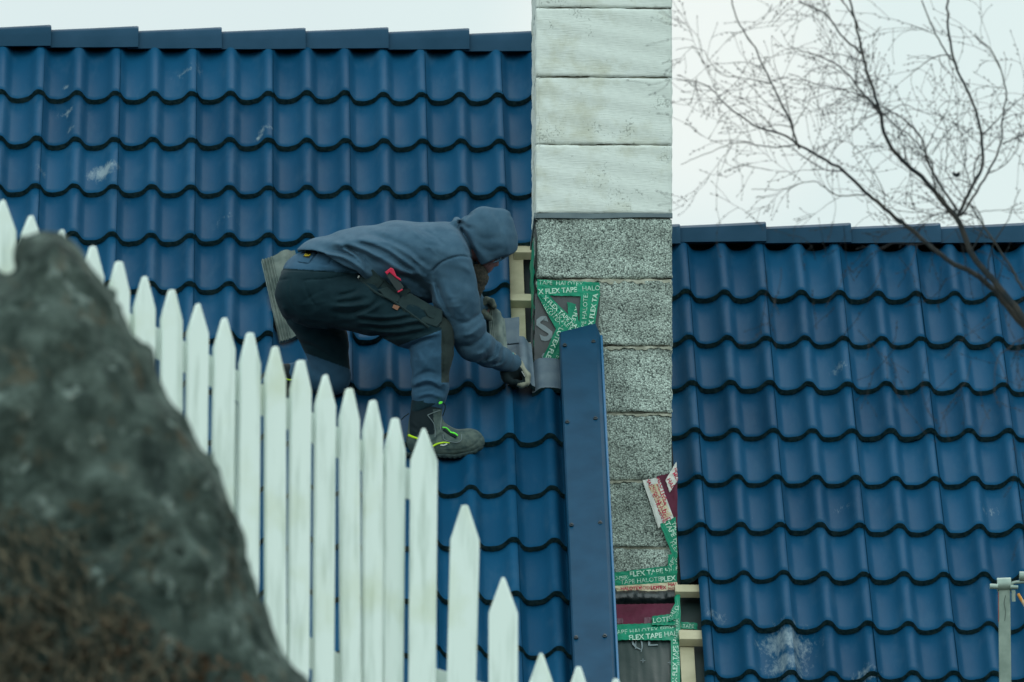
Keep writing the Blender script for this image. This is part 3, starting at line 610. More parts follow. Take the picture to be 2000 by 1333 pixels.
# ---------------------------------------------------------------- implicit surfaces
class SDF:
    """smooth union of tapered capsules and ellipsoids on a grid, then surface nets"""
    def __init__(s, lo, hi, step):
        s.lo = np.array(lo, float); s.step = step
        ax = [np.arange(l, h + step, step, dtype=np.float32) for l, h in zip(lo, hi)]
        s.X, s.Y, s.Z = np.meshgrid(*ax, indexing='ij', sparse=True)
        s.ax = ax; s.D = np.full([len(a) for a in ax], 1e3, np.float32)
    def _mix(s, d, k):
        if k <= 0: s.D = np.minimum(s.D, d); return s
        h = np.clip(.5 + .5 * (s.D - d) / k, 0, 1); s.D = s.D * (1 - h) + d * h - k * h * (1 - h); return s
    def cap(s, p0, p1, r0, r1, k=12, zs=1.):
        p0 = np.array(p0, float); p1 = np.array(p1, float); q0 = p0 * [1, 1, zs]; q1 = p1 * [1, 1, zs]; d = q1 - q0; L = max(d @ d, 1e-9)
        x, y, z = s.X - q0[0], s.Y - q0[1], s.Z * zs - q0[2]
        t = np.clip((x * d[0] + y * d[1] + z * d[2]) / L, 0, 1)
        return s._mix(np.sqrt((x - t * d[0]) ** 2 + (y - t * d[1]) ** 2 + (z - t * d[2]) ** 2) - (r0 + (r1 - r0) * t), k)
    def chain(s, pts, k=12, zs=1.):
        for a, b in zip(pts[:-1], pts[1:]): s.cap(a[:3], b[:3], a[3], b[3], k, zs)
        return s
    def _ell(s, c, r, ang=0):
        x, y, z = s.X - c[0], s.Y - c[1], s.Z - c[2]; ca, sa = math.cos(R_(ang)), math.sin(R_(ang))
        x, y = x * ca + y * sa, -x * sa + y * ca
        k0 = np.sqrt((x / r[0]) ** 2 + (y / r[1]) ** 2 + (z / r[2]) ** 2) + 1e-6
        return (k0 - 1) * min(r) * .5 + (k0 - 1) * .5 * np.mean(r)
    def ell(s, c, r, ang=0, k=12): return s._mix(s._ell(c, r, ang), k)
    def sub(s, d, k=4):
        h = np.clip(.5 - .5 * (s.D + d) / k, 0, 1); s.D = s.D * (1 - h) - d * h + k * h * (1 - h); return s
    def half(s, a, b, k=3):                 # keep what lies to the left of the picture-plane line a->b
        d = np.array(b, float) - a; n = np.array([d[1], -d[0]]) / np.linalg.norm(d)
        q = (s.X - a[0]) * n[0] + (s.Y - a[1]) * n[1]
        return s._int(q, k)
    def _int(s, d, k):
        d = d + np.zeros_like(s.D); h = np.clip(.5 - .5 * (s.D - d) / k, 0, 1); s.D = s.D * (1 - h) + d * h + k * h * (1 - h); return s
    def dist2(s, pts):
        P = np.array(pts, float); X = s.X[..., 0]; Y = s.Y[..., 0]; best = np.full(np.broadcast(X, Y).shape, 1e9)
        for a, b in zip(P[:-1], P[1:]):
            d = b - a; L = max(d @ d, 1e-9); t = np.clip(((X - a[0]) * d[0] + (Y - a[1]) * d[1]) / L, 0, 1)
            best = np.minimum(best, (X - a[0] - t * d[0]) ** 2 + (Y - a[1] - t * d[1]) ** 2)
        return np.sqrt(best)
    def folds(s, strokes, zmax=None, zfade=30, self_k=1.):
        acc = 0
        for pts, amp, wd in strokes:
            c = curve(pts, max(8, 5 * len(pts))); L = np.linspace(0, 1, len(c))
            d = s.dist2(c); 
            e = np.minimum(np.hypot(s.X[..., 0] - c[0][0], s.Y[..., 0] - c[0][1]), np.hypot(s.X[..., 0] - c[-1][0], s.Y[..., 0] - c[-1][1]))
            acc = acc + self_k * amp * np.exp(-(d / wd) ** 2) * np.clip(.25 + e / (3.5 * wd), 0, 1)
        g = 1 if zmax is None else np.clip((zmax - s.Z) / zfade, 0, 1)
        s.D = (s.D - acc[..., None] * g).astype(np.float32); return s
    def wob(s, amp, sc_, seed=0):
        r = np.random.default_rng(seed); a = 0
        for i in range(5):
            k = r.normal(0, 1, 3) / sc_ * (1 + .5 * i); a = a + np.sin(s.X * k[0] + s.Y * k[1] + s.Z * k[2] + r.random() * 6.28) / (1 + .4 * i)
        s.D = s.D - amp * a * .5; return s
    def nets(s):
        D = s.D; ins = D < 0
        c = np.zeros([n - 1 for n in D.shape], np.int8)
        for i in (0, 1):
            for j in (0, 1):
                for k in (0, 1): c += ins[i:D.shape[0] - 1 + i, j:D.shape[1] - 1 + j, k:D.shape[2] - 1 + k]
        act = (c > 0) & (c < 8); idx = -np.ones(c.shape, np.int64); I = np.argwhere(act); idx[act] = np.arange(len(I))
        acc = np.zeros((len(I), 3)); cnt = np.zeros(len(I))
        cor = [(i, j, k) for i in (0, 1) for j in (0, 1) for k in (0, 1)]
        for a in cor:
            for b in cor:
                if sum(q - p for p, q in zip(a, b)) == 1 and all(q >= p for p, q in zip(a, b)):
                    da = D[I[:, 0] + a[0], I[:, 1] + a[1], I[:, 2] + a[2]]; db = D[I[:, 0] + b[0], I[:, 1] + b[1], I[:, 2] + b[2]]
                    x = (da < 0) != (db < 0); t = np.where(x, da / np.where(x, da - db, 1), 0)
                    p = np.array(a) + t[:, None] * (np.array(b) - np.array(a)); acc[x] += p[x]; cnt[x] += 1
        V = (I + acc / cnt[:, None]) * s.step + s.lo
        Fq = []
        for ax in range(3):
            o1, o2 = [q for q in range(3) if q != ax]
            sl0 = [slice(None)] * 3; sl1 = [slice(None)] * 3; sl0[ax] = slice(0, -1); sl1[ax] = slice(1, None)
            x = ins[tuple(sl0)] != ins[tuple(sl1)]; E = np.argwhere(x)
            E = E[(E[:, o1] > 0) & (E[:, o2] > 0) & (E[:, o1] < c.shape[o1]) & (E[:, o2] < c.shape[o2])]
            q = []
            for (u, v) in ((0, 0), (1, 0), (1, 1), (0, 1)):
                P = E.copy(); P[:, o1] -= u; P[:, o2] -= v; q.append(idx[P[:, 0], P[:, 1], P[:, 2]])
            q = np.array(q).T; fl = ins[E[:, 0], E[:, 1], E[:, 2]] ^ (ax == 1); q[~fl] = q[~fl][:, ::-1]; Fq.append(q)
        return V, np.vstack(Fq)
    def build(s, name, mats, parent, frame=W, region=None, relax=2):
        V, Fq = s.nets(); Fq = Fq[(Fq >= 0).all(1)]
        for _ in range(relax):              # light Laplacian relaxation
            A = np.zeros_like(V); c = np.zeros(len(V))
            for i in range(4):
                a, b = Fq[:, i], Fq[:, (i + 1) % 4]
                np.add.at(A, a, V[b]); np.add.at(c, a, 1)
                np.add.at(A, b, V[a]); np.add.at(c, b, 1)
            V = V * .5 + .5 * A / np.maximum(c, 1)[:, None]
        mi = region(V[Fq].mean(1)) if region else None
        P = np.array([frame(*v) for v in V])
        return mesh_obj(name, P, Fq.tolist(), mats, parent, True, mi)
def zz(s, ox, oy, pts): return [(ox + x / s, oy + y / s) for x, y in pts]

# ---------------------------------------------------------------- the worker
SKIN = mat('skin', (.15, .085, .09), .6, .2, noise=(60, 4), col2=(.20, .11, .11))
def fabric(name, c, c2, sc_=25, ws=900, r=.85):
    m = mat(name, c, r, .15, noise=(sc_, 5), col2=c2, bump=(ws, .35, .0015)); m.node_tree.nodes['Principled BSDF'].inputs['Sheen Weight'].default_value = .04; return m
HOOD = fabric('hoodie_cotton', (.032, .078, .125), (.045, .098, .15))
BLK = fabric('trouser_black', (.0015, .014, .021), (.004, .020, .028))
BLU = fabric('trouser_blue', (.022, .068, .12), (.03, .082, .14))
OLV = fabric('knee_patch', (.018, .03, .03), (.025, .038, .036))
BOOT = mat('boot_leather', (.03, .055, .055), .7, .3, noise=(50, 5), col2=(.07, .10, .09), bump=(140, .4, .003))
BOOTD = mat('boot_textile', (.005, .013, .017), .8, .2)
SOLE = mat('boot_sole', (.012, .025, .027), .8, .2, noise=(70, 5), col2=(.03, .05, .05))
LIME = mat('lime_trim', (.40, .62, .01), .6, .3); LIME2 = mat('green_trim', (.12, .75, .05), .6, .3)
GLB = fabric('glove_black', (.004, .011, .014), (.008, .018, .022)); GLG = fabric('glove_grey', (.22, .23, .18), (.28, .29, .23))
GLO = fabric('glove_olive', (.045, .062, .055), (.11, .13, .11), 60)

body = SDF((540, 395, -60), (1050, 900, 240), 4)
body.chain([(605, 545, 85, 36), (700, 520, 88, 38), (800, 502, 88, 42), (870, 498, 88, 42)], 14, .68)
body.chain([(880, 500, 88, 26), (915, 488, 88, 20), (940, 475, 86, 22)], 14)
body.ell((952, 470, 86), (36, 44, 34), -20, 12); body.cap((955, 488, 86), (950, 514, 86), 25, 16, 10)
body.cap((966, 500, 86), (971.5, 518, 86), 4, 5, 4); body.cap((958, 526, 86), (953, 532, 86), 5, 4, 5)
body.ell((962, 505, 62), (6, 9, 4), 0, 3)
body.chain([(880, 520, 30, 34), (898, 590, 22, 29), (922, 668, 45, 24), (960, 692, 95, 19), (998, 708, 150, 13), (1010, 728, 175, 12)], 12)
body.chain([(890, 515, 145, 32), (905, 600, 190, 26), (935, 604, 200, 15), (944, 606, 202, 12)], 12)
body.chain([(615, 575, 50, 38), (725, 602, 22, 42), (842, 652, 12, 33), (840, 715, 8, 29), (838, 800, 8, 21), (830, 862, 8, 19), (915, 868, 6, 16)], 12)
body.chain([(610, 590, 120, 38), (636, 670, 150, 33), (648, 736, 165, 25), (565, 740, 190, 19), (535, 742, 195, 16)], 12)
person = body.build('person', SKIN, None)
tag(person, 'worker in a grey blue hoodie bending over to fit tiles beside the chimney', 'person')

# hoodie --------------------------------------------------------
h = SDF((560, 392, -45), (1020, 730, 250), 2.2)
h.chain([(628, 524, 86, 60), (700, 514, 88, 66), (775, 505, 90, 69), (862, 500, 90, 66)], 20, .64)
h.chain([(745, 535, 85, 42), (835, 545, 85, 46)], 24, .7)
h.ell((882, 500, 88), (46, 58, 92), -10, 22)
h.chain([(884, 512, 18, 45), (892, 580, 14, 42), (909, 638, 28, 35), (926, 671, 48, 33)], 16)
h.chain([(926, 671, 48, 33), (956, 690, 92, 27), (980, 702, 128, 21), (994, 708, 148, 18.5)], 12)
h.cap((987, 705, 138), (999, 709.5, 154), 19, 19.5, 3)
h.chain([(888, 510, 150, 42), (906, 590, 188, 36), (925, 602, 200, 24), (937, 604, 205, 17)], 14)
hood = SDF((560, 392, -45), (1020, 730, 250), 2.2)
hood.ell((951, 462, 86), (50, 59, 50), -18, 10); hood.cap((925, 470, 86), (950, 515, 86), 44, 34, 18)
hood.ell((978, 472, 86), (32, 46, 42), -8, 14); hood.cap((976, 434, 86), (985, 498, 86), 27, 23, 8)
hood.half((1025, 506), (974, 514), 4); hood.half((974, 513), (928, 542), 4)
hood.sub(hood._ell((958, 536, 86), (30, 62, 33), -14), 4)
h._mix(hood.D, 9)
hoodD = None
h.cap((889, 437, 60), (892, 432, 112), 7.5, 7.5, 7); h.cap((891, 437, 60), (903, 452, 48), 7, 6, 8)
Z1 = lambda *p: zz(2.4233, 480, 380, p); Z2 = lambda *p: zz(5.553, 540, 460, p); Z3 = lambda *p: zz(7.405, 880, 380, p)
h.folds([
 (Z1((1000, 150), (1040, 200), (1080, 290), (1100, 360)), -4, 5), (Z3((60, 380), (170, 420), (240, 480), (320, 490)), -3, 4), (Z3((210, 400), (240, 330), (330, 260)), -2.2, 3),
 (Z3((130, 460), (190, 560), (290, 760), (380, 980)), -4, 6), (Z3((450, 1050), (620, 960), (780, 905), (930, 880)), -2.2, 1.7), (Z3((840, 300), (905, 330)), -2, 3), (Z3((420, 190), (560, 420), (600, 700), (560, 900)), 1.2, 7), (Z3((330, 560), (480, 640), (700, 640)), -1.3, 6), (Z3((620, 250), (720, 420), (760, 560)), -1.4, 5), (Z3((300, 700), (440, 860), (520, 980)), 1.6, 6), (Z3((420, 760), (560, 820), (700, 800)), -1.3, 5), (Z3((780, 500), (800, 650), (830, 850)), 1.1, 4),
 (Z1((880, 365), (930, 320), (1010, 293), (1092, 305)), -2.2, 1.8), (Z1((1040, 250), (1075, 320), (1100, 400), (1105, 470)), -2.5, 3.5),
 (Z2((560, 90), (830, 110), (1130, 250), (1440, 440)), 3.2, 7), (Z2((700, 40), (1050, 90), (1330, 240), (1600, 440)), 2.6, 6), (Z2((900, 10), (1250, 100), (1500, 260), (1640, 400)), 2.2, 6),
 (Z2((1080, 0), (1400, 130), (1620, 330)), -1.6, 5), (Z2((620, 110), (900, 180), (1180, 330)), -2.6, 5), (Z2((860, 70), (1150, 170), (1450, 380)), -2.2, 4.5),
 (Z2((480, 190), (700, 230), (880, 330), (990, 430)), 3.2, 5), (Z2((640, 90), (800, 190), (960, 330)), 2.6, 4.5), (Z2((560, 170), (760, 200), (900, 280)), -2.6, 4),
 (Z2((760, 130), (900, 220), (1010, 330)), -2.5, 4), (Z2((1300, 420), (1480, 480), (1640, 620)), -2.6, 6), (Z2((1380, 400), (1560, 430), (1650, 500)), 2, 5), (Z2((1380, 560), (1560, 680), (1720, 760)), 2.0, 7),
 (Z1((900, 420), (930, 500), (975, 580)), -2.6, 4.5), (Z1((880, 400), (905, 500), (960, 600)), 2, 5), (Z1((930, 420), (980, 520), (1000, 640)), 1.6, 6),
 (Z1((1115, 560), (1060, 600), (1010, 610)), -2.4, 4), (Z1((1130, 610), (1070, 660), (1010, 670)), 2.2, 5), (Z1((1150, 640), (1080, 710), (1020, 720)), -2.2, 4),
 (Z1((1190, 690), (1170, 760), (1110, 790)), -2.4, 3.6), (Z1((1165, 680), (1140, 740), (1080, 760)), 2.2, 4.5), (Z1((1220, 720), (1205, 790), (1150, 810)), -2.4, 3), (Z1((1240, 730), (1230, 790), (1190, 820)), 1.6, 3),
 (Z1((1205, 705), (1190, 770), (1130, 800)), 1.6, 3), (Z1((960, 470), (1020, 560), (1040, 680)), 1.3, 8), (Z1((1000, 330), (1060, 360), (1085, 420)), 1.4, 6),
], zmax=110, self_k=2.0)
rr = np.random.default_rng(12)
ex = []
for i in range(46):
    x = rr.uniform(640, 860); y = rr.uniform(455, 580); L_ = rr.uniform(18, 55); a = R_(rr.normal(36, 12)); k = rr.normal(0, 5)
    if y > 520 + (x - 640) * .3: continue
    ex.append(([(x - L_ / 2 * math.cos(a), y - L_ / 2 * math.sin(a)), (x + k * math.sin(a), y - k * math.cos(a)), (x + L_ / 2 * math.cos(a), y + L_ / 2 * math.sin(a))], rr.choice([-1, 1]) * rr.uniform(.6, 1.5), rr.uniform(1.8, 3.6)))
for i in range(30):                          # rings round the sleeve
    t0 = rr.uniform(0, 1); c = np.array([(886, 560), (905, 630), (925, 672), (958, 692), (988, 706)]); p = curve(c, 50)[int(t0 * 49)]; q = curve(c, 50)[min(49, int(t0 * 49) + 1)] - curve(c, 50)[max(0, int(t0 * 49) - 1)]
    q = q / np.linalg.norm(q); nn_ = np.array([-q[1], q[0]]); w_ = rr.uniform(.3, .9) * (36 - 18 * t0); o_ = rr.uniform(-.5, .5) * 20 * (1 - t0 * .6); tw_ = rr.normal(0, .5)
    d_ = nn_ * math.cos(tw_) + q * math.sin(tw_); ex.append(([p + nn_ * o_ - d_ * w_, p + nn_ * o_ + q * rr.normal(0, 3), p + nn_ * o_ + d_ * w_], rr.choice([-1, 1]) * rr.uniform(.6, 1.5), rr.uniform(1.6, 3.2)))
h.folds(ex, zmax=110)
h.wob(.9, 22, 3)
# hem: everything below this line belongs to the trousers
hem = [(560, 492), (585, 489), (610, 489), (633, 495), (655, 510), (674, 521), (697, 530), (716, 548), (745, 575), (790, 605), (840, 622)]
hx = np.interp(h.X[:, 0, 0], [p[0] for p in hem], [p[1] for p in hem])
left = (h.X < 840) & (h.Z < 400)
h._int(np.where(h.X < 843, (h.Y - hx[:, None, None]) * .8, -50) - 0 * h.Z, 2)
hoodie = h.build('hoodie', HOOD, person)
del h, hood

# trousers ------------------------------------------------------
t = SDF((528, 478, -60), (905, 800, 235), 2.2)
t.chain([(602, 546, 85, 55), (640, 538, 86, 52), (690, 530, 88, 48)], 16, .66)
t.ell((592, 574, 38), (55, 56, 52), 0, 16); t.ell((594, 576, 128), (55, 56, 52), 0, 10)
t.chain([(612, 580, 42, 56), (725, 601, 18, 51), (800, 632, 12, 45), (845, 652, 10, 40)], 16)
t.chain([(845, 652, 10, 40), (842, 700, 8, 38.5), (840, 755, 8, 34), (837, 781, 8, 33)], 12)
t.chain([(603, 598, 126, 54), (636, 668, 148, 43), (648, 734, 160, 36)], 10)
t.chain([(648, 736, 162, 36), (600, 735, 180, 31), (560, 738, 192, 27)], 10)
t.cap((868, 632, 10), (869, 690, 8), 14, 16, 8)
t.folds([
 (Z2((290, 490), (380, 480), (560, 470), (830, 420)), -1.3, 1.6), (Z2((290, 490), (330, 620), (430, 780)), -1.2, 2.2), (Z2((20, 490), (140, 470)), -1.2, 1.8), (Z2((150, 470), (140, 640), (210, 800)), -1.2, 2.2),
 (Z2((30, 370), (240, 380), (500, 395), (820, 405)), -1.4, 1.4), (Z2((235, 290), (350, 300), (450, 180)), -1.4, 1.4), (Z2((500, 310), (560, 315), (600, 250)), -1.2, 1.4),
 (Z2((650, 660), (820, 620), (900, 570)), -3, 4), (Z2((620, 770), (800, 770), (980, 740)), 2.6, 4.5), (Z2((620, 730), (800, 720), (960, 690)), -2.6, 4),
 (Z2((620, 830), (800, 850), (1000, 790), (1120, 690)), -3.2, 4.5), (Z2((850, 880), (1000, 820), (1150, 730)), 2.4, 4.5),
 (Z2((900, 870), (1200, 890), (1440, 850)), 2.4, 4), (Z2((880, 910), (1200, 930), (1500, 880)), -2.2, 3.2), (Z2((880, 950), (1200, 970), (1560, 920)), 2.2, 3.6), (Z2((900, 990), (1250, 1010), (1600, 950)), -2.2, 3.2),
 (Z2((1000, 1040), (1300, 1050), (1620, 1000)), 2.0, 3.6), (Z2((1050, 1080), (1300, 1095), (1600, 1040)), -2.2, 3.2), (Z2((1450, 1150), (1560, 1110), (1770, 1060)), 2.4, 3.6), (Z2((1450, 1210), (1560, 1150), (1700, 1120)), -2.4, 3.4),
 (Z2((400, 330), (640, 350), (860, 400)), 1.2, 5), (Z1((230, 700), (320, 720), (420, 780)), -2.5, 4), (Z1((280, 620), (380, 640), (470, 700)), 1.8, 5),
 (Z1((790, 900), (860, 880), (920, 900)), 2.6, 4), (Z1((790, 920), (870, 905), (930, 930)), -2.4, 3.4), (Z1((800, 870), (860, 840), (900, 850)), -1.8, 4), (Z1((800, 960), (870, 945), (940, 965)), 2.2, 4),
 (Z1((925, 640), (935, 740), (925, 880)), -1.6, 1.8), (Z1((920, 880), (945, 905), (940, 920)), 3, 4), (Z1((800, 730), (830, 780), (830, 850)), 1.6, 5), (Z1((860, 700), (850, 790), (880, 860)), 1.3, 6),
 (Z1((145, 560), (180, 590), (230, 590)), -3, 4), (Z1((170, 520), (190, 560)), 2.5, 4),
], zmax=140, self_k=1.9)
ex = []
for i in range(52):
    if i < 30: x = rr.uniform(600, 850); y = rr.uniform(560, 660); a = R_(rr.normal(4 if y > 610 else -8, 14)); L_ = rr.uniform(20, 60)
    else: x = rr.uniform(812, 868); y = rr.uniform(670, 778); a = R_(rr.normal(-20, 30)); L_ = rr.uniform(14, 40)
    ex.append(([(x - L_ / 2 * math.cos(a), y - L_ / 2 * math.sin(a)), (x, y + rr.normal(0, 3)), (x + L_ / 2 * math.cos(a), y + L_ / 2 * math.sin(a))], rr.choice([-1, 1]) * rr.uniform(.5, 1.4), rr.uniform(1.5, 3.2)))
t.folds(ex, zmax=140)
t.wob(.8, 16, 5)
def treg(c):
    x, y, z = c[:, 0], c[:, 1], c[:, 2]
    m = np.zeros(len(c), np.int32)
    ln = 524 + (x - 545) * .066; m[(y < ln)] = 1
    knee_y = 668 - (x - 800) * .37
    shin = (z < 90) & (x > 780) & (y > np.minimum(knee_y, 700)); m[shin] = 1
    olive = (z < 90) & (x > 862 - (y - 640) * .0) & (y > 640) & (y < 748) | ((z < 90) & (x > 858) & (y > 618) & (y <= 640)); m[olive] = 2
    far = (z > 90) & (y > 689 + (x - 594) * .36); m[far] = 1
    return m
trousers = t.build('trousers', [BLK, BLU, OLV], person, region=treg)
del t
# waist details
m = MB()
def strip(pts, zf, wd, mt, name, par, th=.003):
    pass
def tubeW(name, pts, rad, mt, par, n=6, res=14):
    c = curve(pts, res); m_ = MB(); m_.tube([W(*q) for q in c], [r_ / SPX for r_ in (np.interp(np.linspace(0, 1, res), np.linspace(0, 1, len(rad)), rad) if not np.isscalar(rad) else [rad] * res)], n)
    return m_.build(name, mt, par, True)
def plate(poly, z0, z1, name, mt, par, bev=.0025, zs=None, seg=2):
    """bevelled slab with a photo-plane outline between two depths"""
    m_ = MB(); zs = zs or [0] * len(poly)
    m_.prism([W(x, y, z1 + q) for (x, y), q in zip(poly, zs)], [W(x, y, z0 + q) for (x, y), q in zip(poly, zs)])
    return m_.build(name, mt, par, True, bevel=bev, sharp=45, seg=seg)
def surf_z(obj, x, y):
    """depth of the near surface of a garment below a photo position"""
    o_ = Vector(CAM - np.array(parent_loc(obj))); d = Vector(ray(x, y)).normalized()
    okk, loc, nor, i_ = obj.ray_cast(o_, d)
    if not okk: return None
    q = np.array(loc) + np.array(parent_loc(obj)) - CAM
    return (q @ FW - D0) * SPX
bpy.context.view_layer.update()
# waistband patch with little yellow and black label
zt = surf_z(trousers, 598, 500) or 40
lab = MB()
def drape(poly, nx, ny, obj, lift, fallback=0):
    q = [np.array(p, float) for p in poly]; V = []; zl = fallback
    for j in range(ny + 1):
        for i in range(nx + 1):
            u_, v_ = i / nx, j / ny; p = (q[0] * (1 - u_) + q[1] * u_) * (1 - v_) + (q[3] * (1 - u_) + q[2] * u_) * v_
            z = surf_z(obj, p[0], p[1]); zl = z if z is not None else zl; V.append(W(p[0], p[1], zl - lift))
    return V, [[j * (nx + 1) + i, j * (nx + 1) + i + 1, (j + 1) * (nx + 1) + i + 1, (j + 1) * (nx + 1) + i] for j in range(ny) for i in range(nx)]
def draped(name, poly, obj, lift, mt, par, nx=8, ny=6, fb=0, th=.002):
    V, Fq = drape(poly, nx, ny, obj, lift, fb); m_ = MB(); m_.add(V, Fq); m_.add([v - FW * -th for v in V], [f[::-1] for f in Fq]); return m_.build(name, mt, par, True, sharp=60)
draped('waist_patch', [(590, 490), (617, 492), (603, 514), (582, 511)], trousers, 2.2, BLU, trousers, fb=zt)
lb = draped('label_patch', [(597, 492.5), (608.5, 494), (603.5, 503.5), (592, 502)], trousers, 4.0, mat('label_black', (.01, .012, .01), .6), trousers, fb=zt)
YEL = mat('label_yellow', (.55, .42, .02), .6)
m_ = MB()
for pts in ([(594, 500), (597, 496), (600, 498), (602, 495)], [(597, 501), (600, 499), (603, 500), (606, 496)], [(595, 498), (600, 500), (606, 498)]):
    c = curve(pts, 8); m_.tube([W(x, y, (surf_z(trousers, x, y) or zt) - 5.2) for x, y in c], .0018, 5)
m_.build('emblem', YEL, trousers, True)
# belt and clip
tubeW('belt', [(583, 491, 62), (600, 488.5, 40), (620, 489, 30)], 2.2, BLK, trousers)
# holster pockets hanging along the right hip
hz_ = lambda x, y: min([q for q in (surf_z(trousers, x, y), surf_z(hoodie, x, y)) if q is not None] or [0])
HOL = fabric('holster_fabric', (.011, .024, .027), (.016, .032, .034), 30, 500)
def pocket(poly, lift0, lift1, name='holster_pocket', mt=HOL, bev=.004):
    zs = [hz_(x, y) for x, y in poly]; cx = sum(p[0] for p in poly) / len(poly); cy = sum(p[1] for p in poly) / len(poly)
    zm = min(hz_(cx, cy), np.mean(zs)); zs = [.45 * z + .55 * zm for z in zs]
    return plate(poly, -lift1, lift0, name, mt, trousers, bev, zs, 3)
pocket(Z2((900, 470), (1020, 365), (1090, 400), (1220, 520), (1340, 600), (1440, 570), (1460, 600), (1330, 740), (1180, 680), (1030, 590)), 14, 3)
pocket(Z2((930, 445), (1040, 365), (1170, 500), (1100, 580)), 6, 8)
pocket(Z2((1100, 590), (1200, 560), (1345, 660), (1320, 730), (1200, 690)), 6, 10)
pocket(Z2((1300, 700), (1450, 625), (1640, 735), (1800, 815), (1800, 930), (1740, 1000), (1590, 950), (1390, 850)), 14, 6)
pocket(Z2((1600, 800), (1680, 770), (1800, 830), (1790, 960), (1640, 880)), 8, 8)
pocket(Z2((1470, 660), (1600, 740), (1570, 830), (1450, 760)), 8, 6)
pocket(Z2((1270, 750), (1340, 770), (1310, 815), (1255, 785)), 2, 4, 'leather_tab', mat('tan_leather', (.16, .065, .03), .6), .001)
pocket(Z2((1640, 768), (1662, 772), (1662, 815), (1642, 812)), 2, 11, 'yellow_tab', YEL, .0005)
tubeW('holster_strap', [(703, 546, hz_(703, 546) - 4), (735, 572, hz_(735, 572) - 5), (770, 590, hz_(770, 590) - 6), (838, 640, hz_(838, 640) - 3)], 2.2, HOL, trousers)
pz = hz_(701, 541)
tubeW('zip_pull', [(699.5, 543.5, pz - 7), (702, 539, pz - 8)], [1.4, 2.2], mat('zip_white', (.8, .85, .85), .3), trousers, res=5)
# red and black tool clipped in the holster
tool = empty('hand_tool', tuple(W(768, 550, hz_(768, 550) - 14)), 'small red and black hand tool clipped in the holster at the hip of the worker', 'tool')
tz = hz_(768, 552) - 16
RED = mat('red_plastic', (.50, .008, .05), .4, .5); BKP = mat('black_plastic', (.012, .025, .028), .45, .5)
plate(Z2((1180, 420), (1250, 385), (1380, 560), (1370, 590), (1310, 610)), tz - 16, tz + 2, 'case', BKP, tool, .002)
plate(Z2((1175, 400), (1240, 350), (1270, 365), (1300, 440), (1345, 470), (1355, 500), (1300, 465), (1225, 400), (1200, 430)), tz - 19, tz - 3, 'grip', RED, tool, .0018)
plate(Z2((1310, 608), (1365, 580), (1372, 592), (1320, 622)), tz - 17, tz, 'edge_trim', RED, tool, .001)

# boots ---------------------------------------------------------
b = SDF((780, 765, -45), (960, 905, 60), 1.7)
b.chain([(834, 792, 8, 31), (830, 830, 8, 30), (828, 858, 8, 31)], 10)
b.chain([(826, 862, 8, 30), (870, 872, 6, 23), (905, 870, 4, 23)], 14, .95)
b.ell((914, 865, 3), (33, 28, 27), -4, 8)
b.cap((842, 836, 8), (888, 860, 5), 22, 19, 12)
b._int((b.Y - np.interp(b.X[:, 0, 0], [790, 850, 890, 925, 950], [887, 889, 891, 884, 868])[:, None, None]) + 0 * b.Z, 3)
b.folds([(zz(5.332, 760, 680, [(400, 690), (520, 650), (540, 860)]), 1.4, 2), (zz(5.332, 760, 680, [(400, 700), (470, 790), (480, 920)]), 1.4, 2), (zz(5.332, 760, 680, [(440, 970), (540, 870), (600, 950), (740, 980), (760, 920)]), 1.5, 2.2),
         (zz(5.332, 760, 680, [(760, 880), (820, 940), (840, 1060)]), -1.0, 2), (zz(5.332, 760, 680, [(230, 770), (300, 830)]), 1.4, 2.4), (zz(5.332, 760, 680, [(220, 850), (300, 890)]), 1.4, 2.4), (zz(5.332, 760, 680, [(550, 1070), (760, 1060), (900, 1000), (980, 900)]), -1.1, 1.6)])
def breg(c):
    x, y = c[:, 0], c[:, 1]; m_ = np.zeros(len(c), np.int32)
    m_[(y < 850 + (x - 830) * -.1) & (x < 846 - (y - 800) * -.05) & (x > 800)] = 1; m_[(y < 800)] = 1
    return m_
boot = b.build('boot', [BOOT, BOOTD], person, region=breg)
tag(boot, 'grey work boot flat on the tiles')
s_ = SDF((785, 865, -45), (955, 908, 60), 1.6)
s_.chain([(814, 884, 8, 27), (870, 887, 6, 26), (900, 888, 4, 28)], 6, 1.0); s_.ell((914, 880, 3), (33, 20, 29), -8, 6)
lo_ = np.interp(s_.X[:, 0, 0], [790, 850, 890, 925, 950], [884, 886, 888, 880.5, 864])[:, None, None]
s_._int(np.maximum(lo_ - s_.Y, s_.Y - lo_ - 9) + 0 * s_.Z, 1.5)
tr = np.maximum(np.sin(s_.X * .62) * 3 - 1.2, 0) * (s_.Y > lo_ + 5.5); s_.D = s_.D + tr + 0 * s_.Z
s_.build('boot_sole', SOLE, boot)
bpy.context.view_layer.update()
def on_boot(pts, lift): return [(x, y, (surf_z(boot, x, y) if surf_z(boot, x, y) is not None else -20) - lift) for x, y in pts]
ZB = lambda *p: zz(5.332, 760, 680, p)
tubeW('lace', on_boot(curve(ZB((555, 828), (600, 835), (640, 875), (690, 895), (715, 915)), 12), 1.2), 1.3, LIME2, boot)
tubeW('lace', on_boot(curve(ZB((590, 860), (630, 885), (670, 880), (712, 905)), 12), 1.6), 1.0, LIME2, boot)
tubeW('tongue', on_boot(curve(ZB((565, 850), (640, 900), (700, 930)), 12), 0), 3.2, BOOTD, boot)
tubeW('lime_trim', on_boot(curve(ZB((455, 1025), (500, 1000), (570, 985), (630, 990)), 10), .6), [2.2, 1.8, 1], LIME, boot)
tubeW('lime_trim', on_boot(curve(ZB((205, 910), (240, 925), (300, 945)), 10), .6), [2.6, 2.4, 1.8], LIME, boot)
